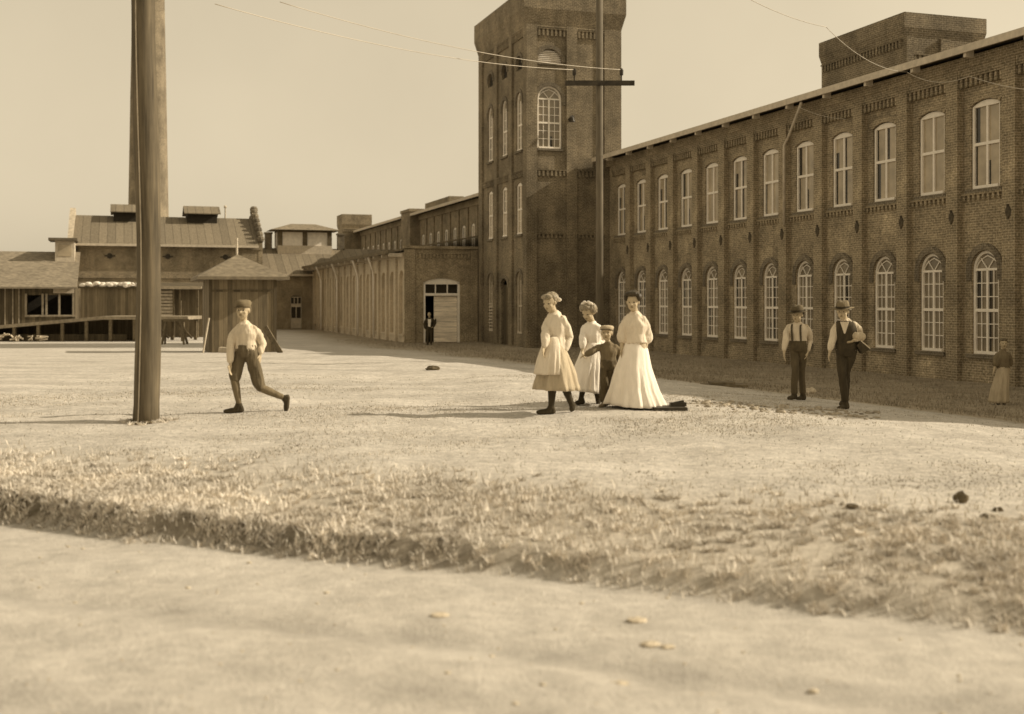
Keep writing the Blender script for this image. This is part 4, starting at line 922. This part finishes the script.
    def trousers(s, mat, knee=False, name='trousers', rr=(.060, .046, .036), flare=0):
        J, H = s.J, s.H; mb = MB(); up = s.shc-s.pel; rings = []
        for t, wx, wy in ((-.2, .06, .05), (-.06, .077, .062), (.08, .080, .064), (.29, .079, .062)): rings.append(ring3(s.pel+up*t, s.r, s.f, wx*H+(.019 if t < 0 else .024), wy*H+(.022 if t < 0 else .028)))
        mb.loft(rings)
        for q in 'LR':
            hp, kn, an = J['hip'+q], J['kn'+q], J['an'+q]
            if knee: s.limb(mb, [hp, L3(hp, kn, .5), L3(hp, kn, .9), L3(kn, an, .06)], [rr[0]*H, rr[0]*.95*H, rr[1]*H, rr[2]*H])
            else: s.limb(mb, [hp, L3(hp, kn, .5), kn, L3(kn, an, .5), L3(kn, an, .97)], [rr[0]*H, rr[0]*.93*H, rr[1]*H, (rr[1]+rr[2])/2*H, rr[2]*H])
        s.part(name, remesh(mb, .010, 2, .009, 14, s.x0+3), mat); return s
    def stockings(s, mat, top=.02):
        J, H = s.J, s.H
        for q in 'LR':
            mb = MB(); kn, an = J['kn'+q], J['an'+q]
            s.limb(mb, [L3(kn, an, top), L3(kn, an, .35), an], [.037*H, .036*H, .024*H]); s.part('stocking', remesh(mb, .009, 1), mat)
        return s
    def shoes(s, mat='leather'):
        J = s.J
        for q in 'LR':
            mb = MB(); s.foot(mb, J['an'+q], J['to'+q], J.get('he'+q), .025); s.part('shoe', remesh(mb, .008, 1), mat)
        return s
    def hairblob(s, items, mat, vox=.009, fold=.006):
        r, f, u = s.headaxes(); hh = s.hh; hc = s.J['head']; mb = MB()
        for (a, b, c, rx, ry, rz) in items: mb.ell(hc+r*a*hh+f*b*hh+u*c*hh, (r*rx*hh, f*ry*hh, u*rz*hh), 14, 10)
        s.part('hair', remesh(mb, vox, 1, fold, 40, s.x0), mat, s.bodyo); return s
    def crown(s, rings, mat, name='hat', brim=None, flat=False):
        r, f, u = s.headaxes(); hh = s.hh; hc = s.J['head']; mb = MB()
        mb.loft([[hc+u*z*hh+f*oy*hh+r*math.cos(a)*rx*hh+f*math.sin(a)*ry*hh+u*hh*wv*math.cos(2*a) for a in [2*math.pi*k/24 for k in range(24)]] for (z, rx, ry, oy, wv) in rings])
        s.part(name, mb.mesh(name, M[mat], True)); return s
    def brim(s, z, rx, ry, oy, th, mat, parent, front_only=False, wave=0, name='brim'):
        r, f, u = s.headaxes(); hh = s.hh; hc = s.J['head']; mb = MB(); top, bot = [], []
        n = 28
        for k in range(n):
            a = 2*math.pi*k/n; w_ = wave*math.cos(2*a)
            p = hc+r*math.cos(a)*rx*hh+f*(math.sin(a)*ry+oy)*hh+u*(z+w_)*hh; top.append(p+u*th*hh); bot.append(p)
        mb.loft([bot, top]); s.part(name, mb.mesh(name, M[mat], True), parent=parent); return s
    def skirt(s, rings, mat, name='skirt', pleat=.05, npl=11, ph=0, arc=None, cap=True):
        """rings: (zoom x centre, zoom y, half width in zoom px, depth half in m, y centre, tilt) top to hem"""
        mb = MB(); n = 72; L = []
        dense = []
        for i in range(len(rings)-1):
            for j in range(5): dense.append([a+(b-a)*j/5 for a, b in zip(rings[i], rings[i+1])])
        dense.append(list(rings[-1]))
        for i, (cx, cy, hw, dp, yc, tilt) in enumerate(dense):
            t = i/(len(dense)-1); row = []
            for k in range(n+(1 if arc else 0)):
                a = (arc[0]+(arc[1]-arc[0])*k/n) if arc else 2*math.pi*k/n
                q_ = Vector((math.cos(a)*npl*.27+ph*3, math.sin(a)*npl*.27, t*.55)); fl = 1+pleat*t*(1.5*noise.noise(q_)+1.3*(.5-2*abs(noise.noise(q_*1.25+Vector((3,7,1)))))+.5*noise.noise(q_*3.1))+.02*noise.noise(Vector((math.cos(a)*2, math.sin(a)*2, t*7+ph)))
                x = cx+hw*fl*math.cos(a); y = yc-dp*fl*math.sin(a)
                row.append(s.P(x, cy+tilt*math.cos(a)+2.5*t*noise.noise(Vector((math.cos(a)*3, math.sin(a)*3, ph))), y))
            L.append(row)
        mb.loft(L, 0, cap and not arc, False, not arc); me = mb.mesh(name, M[mat], True)
        o = s.part(name, me); sm_ = o.modifiers.new('thick', 'SOLIDIFY'); sm_.thickness = .006; return s

k = lambda H, px, zoom: H/px     # metres per zoom pixel
# --- boy in cap
HB = 1.50; kb = HB/634
b = Person('boy in peaked cap, loose pale shirt and knee breeches striding past the thick pole', 215+170/5.49, None, HB, kb, 170, 672, dict(
    head=(156,112,-.02), neck=(156,172,0), shL=(103,205,-.03), shR=(228,200,.02), elL=(90,305,-.08), elR=(256,300,.06), wrL=(97,398,-.12), wrR=(248,352,.0), haL=(96,472,-.14), haR=(243,425,-.03),
    hipL=(143,340,0), hipR=(198,340,.02), knL=(112,482,-.06), knR=(240,535,.06), anL=(133,622,-.02), anR=(368,596,.12), toL=(60,664,-.05), toR=(380,668,.12), heL=(148,660,0), heR=(388,592,.12)), ROW=(412.40, 5.49), yaw=8, pitch=0, head_h=.25)
b.body().shirt('cl_shirt', .95, inf=.022, slr=(.033, .034, .024)).trousers('cl_breech', True, 'breeches', (.060, .054, .044)).stockings('cl_mid').shoes()
b.hairblob([(0,-.2,.08,.37,.36,.36)], 'hair_brown')
b.crown([(.16,.37,.46,-.02,0),(.25,.38,.47,-.02,0),(.30,.40,.49,-.03,0),(.42,.42,.50,-.06,.01),(.53,.33,.40,-.07,.01),(.57,.13,.18,-.07,0)], 'cl_mid', 'cap')
b.brim(.15, .33, .28, .40, .03, 'cl_brown', b.last, name='peak')
# --- girl with apron
HW = 1.58; kw = HW/643
g = Person('young woman in apron and calf length skirt leading the walking group', 525+150/5.286, None, HW, kw, 150, 681, dict(
    head=(131,92,-.03), neck=(150,142,0), shL=(118,172,-.08), shR=(204,168,.06), elL=(108,275,-.14), elR=(234,275,.02), wrL=(98,325,-.2), wrR=(205,348,-.06), haL=(93,375,-.22), haR=(192,400,-.1),
    hipL=(135,360,-.03), hipR=(180,360,.04), knL=(145,515,-.05), knR=(205,520,.06), anL=(138,640,-.05), anR=(248,632,.08), toL=(68,670,-.07), toR=(247,664,.05), heL=(150,668,-.04), heR=(258,636,.09)), ROW=(413.83, 5.286), yaw=38, pitch=16, head_h=.245)
g.body().stockings('cl_dark', -.3).shoes().shirt('cl_cream', .95, 'blouse', .020, (.035, .036, .026), bot=.12)
g.skirt([(150,278,42,.13,0,0),(160,350,62,.19,0,0),(170,450,92,.26,0,0),(172,552,116,.30,.01,3)], 'cl_tan', 'skirt', .15, 11)
g.skirt([(147,272,44,.14,-.01,0),(145,330,60,.20,-.01,0),(136,400,76,.26,-.01,0),(132,468,86,.30,-.01,0)], 'cl_cream', 'apron', .09, 9, 1.0, arc=(R(-10), R(200)))
g.hairblob([(0,-.20,.17,.41,.40,.36),(0,.22,.36,.34,.2,.16),(0,-.5,0,.16,.16,.18)], 'hair_fair')
mb = MB(); r_, f_, u_ = g.headaxes(); c = g.J['head']-f_*.13-u_*.0
for q in (-1, 1): mb.ell(c+r_*.05*q, (r_*.05, f_*.02, u_*.03), 8, 6)
g.part('ribbon', mb.mesh('ribbon', M['cl_white'], True))
# --- girl with bow
HG2 = 1.42; kg = HG2/590
h = Person('girl in white dress with fluffy fair hair and bow, head bent, behind the small boy', 565+155/5.71, None, HG2, kg, 155, 655, dict(
    head=(130,128,-.05), neck=(152,178,-.01), shL=(112,208,-.07), shR=(192,204,.06), elL=(100,285,-.12), elR=(214,285,.02), wrL=(95,345,-.18), wrR=(175,345,-.14), haL=(105,385,-.22), haR=(140,372,-.2),
    hipL=(140,385,-.03), hipR=(180,385,.04), knL=(110,510,-.08), knR=(175,520,.05), anL=(92,610,-.06), anR=(190,625,.10), toL=(60,640,-.1), toR=(190,650,.06), heL=(102,640,-.05), heR=(198,632,.12)), ROW=(404.71, 5.71), yaw=35, pitch=28, head_h=.24)
h.body().stockings('cl_dark', -.2).shoes().shirt('cl_white', .8, 'blouse', .022, (.038, .041, .030), bot=.1)
h.skirt([(158,300,55,.14,0,0),(158,370,75,.2,0,0),(148,460,98,.28,0,0),(140,578,112,.34,.02,16)], 'cl_white', 'skirt', .18, 9, .5)
h.hairblob([(0,-.20,.16,.45,.42,.40),(-.3,-.1,.25,.22,.3,.25),(.3,-.15,.2,.22,.3,.3),(0,-.5,.0,.34,.2,.4),(0,.15,.4,.3,.2,.16)], 'hair_fair', fold=.014)
mb = MB(); r_, f_, u_ = h.headaxes(); c = h.J['head']+u_*.105-f_*.03
for a_, b_, rr in ((-.06, .01, .035), (.06, .015, .035), (0, 0, .02), (-.03, .045, .025), (.035, .045, .025)): mb.ell(c+r_*a_+u_*b_, (r_*rr*1.3, f_*rr*.6, u_*rr), 8, 6)
h.part('bow', mb.mesh('bow', M['cl_white'], True))
# --- small boy
HS = 1.12; ks = HS/468
s_ = Person('small smiling boy in dark jumper and cap reaching one arm out between the women', 562.5+250/5.71, None, HS, ks, 250, 668, dict(
    head=(252,246,-.03), neck=(258,292,0), shL=(222,318,-.02), shR=(308,318,.01), elL=(172,345,-.05), elR=(322,375,.06), wrL=(132,368,-.07), wrR=(335,420,.05), haL=(105,380,-.08), haR=(340,455,.05),
    hipL=(243,432,0), hipR=(282,432,.02), knL=(236,540,-.03), knR=(272,540,.05), anL=(236,632,0), anR=(268,625,.12), toL=(210,660,-.06), toR=(245,656,.05), heL=(245,658,.02), heR=(275,650,.14)), ROW=(406.99, 5.71), yaw=15, pitch=-2, head_h=.225)
s_.body().shirt('cl_mid', .95, 'jumper', .016, (.042, .040, .034), bot=-.1).trousers('cl_brown', False, 'trousers', (.060, .052, .046)).shoes('cl_grey')
s_.hairblob([(0,-.2,.1,.39,.38,.36)], 'hair_brown')
s_.crown([(.18,.38,.44,-.02,0),(.26,.42,.48,-.03,0),(.38,.44,.5,-.05,0),(.47,.34,.4,-.06,0),(.50,.12,.15,-.06,0)], 'cl_tan', 'cap')
s_.brim(.20, .36, .22, .34, .04, 'cl_dark', s_.last, name='peak')
# --- tall woman
HT_ = 1.64; kt = HT_/612
t_ = Person('tall woman with dark upswept hair, pale blouse and long trailing white skirt', 595+200/5.1, None, HT_, kt, 200, 655, dict(
    head=(192,112,-.03), neck=(202,160,0), shL=(158,190,-.03), shR=(246,188,.03), elL=(138,290,.02), elR=(268,288,.03), wrL=(136,350,-.02), wrR=(252,360,-.06), haL=(132,395,-.04), haR=(247,410,-.1),
    hipL=(185,345,0), hipR=(232,345,.03), knL=(180,500,-.05), knR=(235,500,.05), anL=(190,620,-.1), anR=(258,628,-.02), toL=(150,650,-.16), toR=(215,660,-.1), heL=(205,645,-.08), heR=(270,655,0)), ROW=(408.43, 5.1), yaw=18, pitch=6, head_h=.25)
t_.body().stockings('cl_dark', .3).shoes().shirt('cl_cream', .62, 'blouse', .022, (.037, .044, .038), bot=.18, waistw=.070)
t_.skirt([(206,296,43,.11,0,0),(205,350,62,.16,.0,0),(198,450,88,.24,.02,0),(205,560,118,.33,.05,2),(218,642,146,.44,.10,10)], 'cl_white', 'skirt', .17, 9, .3)
mb = MB(); cc = [t_.P(206+46*math.cos(a), 300, -.122*math.sin(a)) for a in [2*math.pi*q/24 for q in range(24)]]; cc2 = [p_+Vector((0,0,.035)) for p_ in cc]; mb.loft([cc, cc2], 0, False, False); t_.part('belt', mb.mesh('belt', M['cl_tan'], True))
t_.hairblob([(0,-.20,.20,.43,.40,.36),(0,.16,.47,.42,.26,.15),(.36,-.05,.26,.14,.28,.22),(-.36,-.05,.26,.14,.28,.22),(0,-.2,.5,.3,.3,.14)], 'hair_dark')
# --- man with suspenders
HM = 1.70; km = HM/552
def felt_hat(p, mat, band='cl_dark', z=.20, wave=.04):
    p.crown([(z,.40,.50,-.02,0),(z+.10,.40,.50,-.02,0),(z+.28,.37,.46,-.02,.01),(z+.42,.30,.40,-.02,.04),(z+.44,.10,.2,-.02,.05)], mat)
    hat = p.last; p.brim(z-.02, 0.68, .76, 0, .035, mat, hat, wave=wave); p.last
    r, f, u = p.headaxes(); hh = p.hh; hc = p.J['head']; mb = MB()
    mb.loft([[hc+u*zz*hh+r*math.cos(a)*.41*hh+f*(math.sin(a)*.51-.02)*hh for a in [2*math.pi*q/24 for q in range(24)]] for zz in (z+.02, z+.13)], 0, False, False)
    p.part('hat_band', mb.mesh('hat_band', M[band], True), parent=hat)
m1 = Person('man in dark felt hat and pale shirt with suspenders, left of the vest wearer', 770+155/5.71, None, HM, km, 155, 628, dict(
    head=(153,142,-.05), neck=(156,184,0), shL=(105,202,-.05), shR=(212,200,.04), elL=(86,285,-.06), elR=(232,288,.06), wrL=(73,350,-.10), wrR=(212,352,-.02), haL=(72,412,-.13), haR=(198,405,-.05),
    hipL=(140,325,-.02), hipR=(185,325,.03), knL=(136,452,-.10), knR=(184,458,.06), anL=(128,588,-.12), anR=(198,592,.12), toL=(90,612,-.2), toR=(160,622,.04), heL=(140,610,-.08), heR=(210,622,.16)), ROW=(399.98, 5.71), yaw=40, pitch=4, head_h=.25)
m1.body().shirt('cl_shirt', .92, 'shirt', .016, (.032, .031, .023)).trousers('cl_brown', False, 'trousers', (.047, .038, .032)).shoes()
m1.hairblob([(0,-.16,.06,.36,.36,.36)], 'hair_dark'); felt_hat(m1, 'cl_brown')
for q in (-1, 1):
    mb = MB(); H = m1.H; pts = []
    for t in np.linspace(.22, 1.04, 9):
        wv = [.066, .060, .058, .066, .060, .050]; pts.append(m1.pel+(m1.shc-m1.pel)*t+m1.r*q*.045*H+m1.f*(float(np.interp(t, [0, .28, .45, .72, .9, 1.04], wv))*H+.024-(.03 if t > 1 else 0)))
    for a_, b_ in zip(pts, pts[1:]): mb.beam(a_, b_+(b_-a_)*.1, .03, .008, up=m1.f)
    m1.part('suspender', mb.mesh('suspender', M['cl_strap']))
# --- man with vest and bundle
HV = 1.76; kv = HV/628
m2 = Person('man in felt hat and dark vest carrying a bundle and bag under one arm', 770+430/5.71, None, HV, kv, 430, 678, dict(
    head=(410,122,-.05), neck=(424,164,0), shL=(378,188,-.03), shR=(482,186,.03), elL=(356,285,-.02), elR=(528,262,.04), wrL=(336,348,-.06), wrR=(468,284,-.16), haL=(320,412,-.09), haR=(430,298,-.2),
    hipL=(410,345,-.02), hipR=(462,345,.03), knL=(404,482,-.08), knR=(440,475,.06), anL=(420,632,-.10), anR=(462,618,.30), toL=(370,668,-.2), toR=(428,660,.24), heL=(436,666,-.06), heR=(474,640,.36)), ROW=(408.74, 5.71), yaw=30, pitch=6, head_h=.25)
m2.body().shirt('cl_shirt', .94, 'shirt', .014, (.031, .031, .023)).trousers('cl_dark', False, 'trousers', (.048, .039, .033)).shoes()
mb = MB(); m2.torso(mb, .026, .10, chestw=.088); me = remesh(mb, .011, 2, .005, 10, 4)
m2.part('vest', me, 'cl_dark'); vo = m2.last
mb = MB()
up = m2.shc-m2.pel; c0 = m2.pel+up*1.04+m2.f*(.045*HV+.032); c1 = m2.pel+up*.62+m2.f*(.066*HV+.052); c0 += m2.f*.008
mb.hexa([c0-m2.r*.065-m2.f*.02, c0+m2.r*.065-m2.f*.02, c1+m2.r*.008-m2.f*.02, c1-m2.r*.008-m2.f*.02, c0-m2.r*.065, c0+m2.r*.065, c1+m2.r*.008, c1-m2.r*.008]); m2.part('shirt_front', mb.mesh('shirt_front', M['cl_shirt']))
m2.hairblob([(0,-.16,.06,.36,.36,.36)], 'hair_dark'); felt_hat(m2, 'cl_mid')
rp = m2.root.location
bd = thing('bundle', 'rolled pale cloth bundle with dark bag tucked under the arm of the vest wearer', 'bundle', rp)
mb = MB(); mb.ell(m2.P(490, 265, -.11), ((.11,0,-.02),(0,.07,0),(.02,0,.075)), 14, 10); put('bundle_cloth', remesh(mb, .011, 1, .014, 14, 2), bd).data.materials.append(M['cl_tan'])
mb = MB(); a0, a1, a2, a3 = m2.P(480, 315, 0), m2.P(500, 290, 0), m2.P(553, 335, 0), m2.P(510, 362, 0)
mb.hexa([v_+Vector((0, -.16, 0)) for v_ in (a0, a3, a2, a1)]+[v_+Vector((0, .0, 0)) for v_ in (a0, a3, a2, a1)]); bg_ = put('bag', mb.mesh('bag', M['leather']), bd)
mb = MB(); mb.beam(a1+Vector((.003, -.08, .008)), a2+Vector((.003, -.08, .008)), .165, .014); put('bag_edge', mb.mesh('bag_edge', M['cl_shirt']), bg_)
# --- girl at the right edge
HR = 1.50; kr = HR/505
e_ = Person('girl in dark blouse and long pleated skirt by the mill at the right edge', 975+205/7.94, 28.0, HR, kr, 205, 615, dict(
    head=(225,128,-.02), neck=(222,175,0), shL=(180,212,-.03), shR=(262,212,.03), elL=(160,285,-.03), elR=(276,285,.03), wrL=(140,345,-.07), wrR=(262,345,-.05), haL=(122,395,-.09), haR=(255,385,-.08),
    hipL=(205,330,0), hipR=(242,330,.02), knL=(200,470,-.03), knR=(235,470,.03), anL=(195,580,0), anR=(235,585,.05), toL=(165,605,-.08), toR=(215,612,-.06), heL=(205,603,.03), heR=(245,610,.08)), yaw=10, pitch=0, head_h=.24)
e_.body().stockings('cl_dark', .3).shoes().shirt('cl_mid', .55, 'blouse', .018, (.046, .052, .044), bot=.15)
e_.skirt([(222,300,36,.11,0,0),(215,400,55,.18,0,0),(198,500,66,.22,0,0),(190,600,72,.24,0,0)], 'cl_tan', 'skirt', .12, 13)
e_.hairblob([(0,-.20,.18,.41,.40,.36),(0,.16,.36,.34,.2,.14)], 'hair_brown')
# --- man in the doorway
HD = 1.84; kd = HD/275
dm = Person('man in dark coat and white shirt front standing in the gatehouse doorway', 429.5, 65.5, HD, kd, 152, 620, dict(
    head=(150,368,0), neck=(152,392,0), shL=(125,405,0), shR=(182,405,0), elL=(113,445,.0), elR=(196,440,.0), wrL=(118,485,-.05), wrR=(186,470,-.1), haL=(122,508,-.08), haR=(168,478,-.15),
    hipL=(138,478,0), hipR=(166,478,0), knL=(136,545,-.03), knR=(167,545,-.02), anL=(138,604,0), anR=(166,604,0), toL=(128,616,-.16), toR=(172,616,-.16), heL=(138,614,.04), heR=(166,614,.04)), yaw=0, pitch=0)
dm.body().shirt('cl_dark', .95, 'coat', .02, (.042, .040, .032), bot=-.12).trousers('cl_dark').shoes()
mb = MB(); up = dm.shc-dm.pel; c0 = dm.pel+up*1.0+dm.f*(.045*HD+.06); c1 = dm.pel+up*.15+dm.f*(.06*HD+.06)
mb.hexa([c0-dm.r*.09-dm.f*.04, c0+dm.r*.09-dm.f*.04, c1+dm.r*.06-dm.f*.04, c1-dm.r*.06-dm.f*.04, c0-dm.r*.09, c0+dm.r*.09, c1+dm.r*.06, c1-dm.r*.06]); dm.part('shirt_front', mb.mesh('shirt_front', M['cl_white']))
dm.hairblob([(0,-.18,.14,.38,.38,.36)], 'hair_dark')
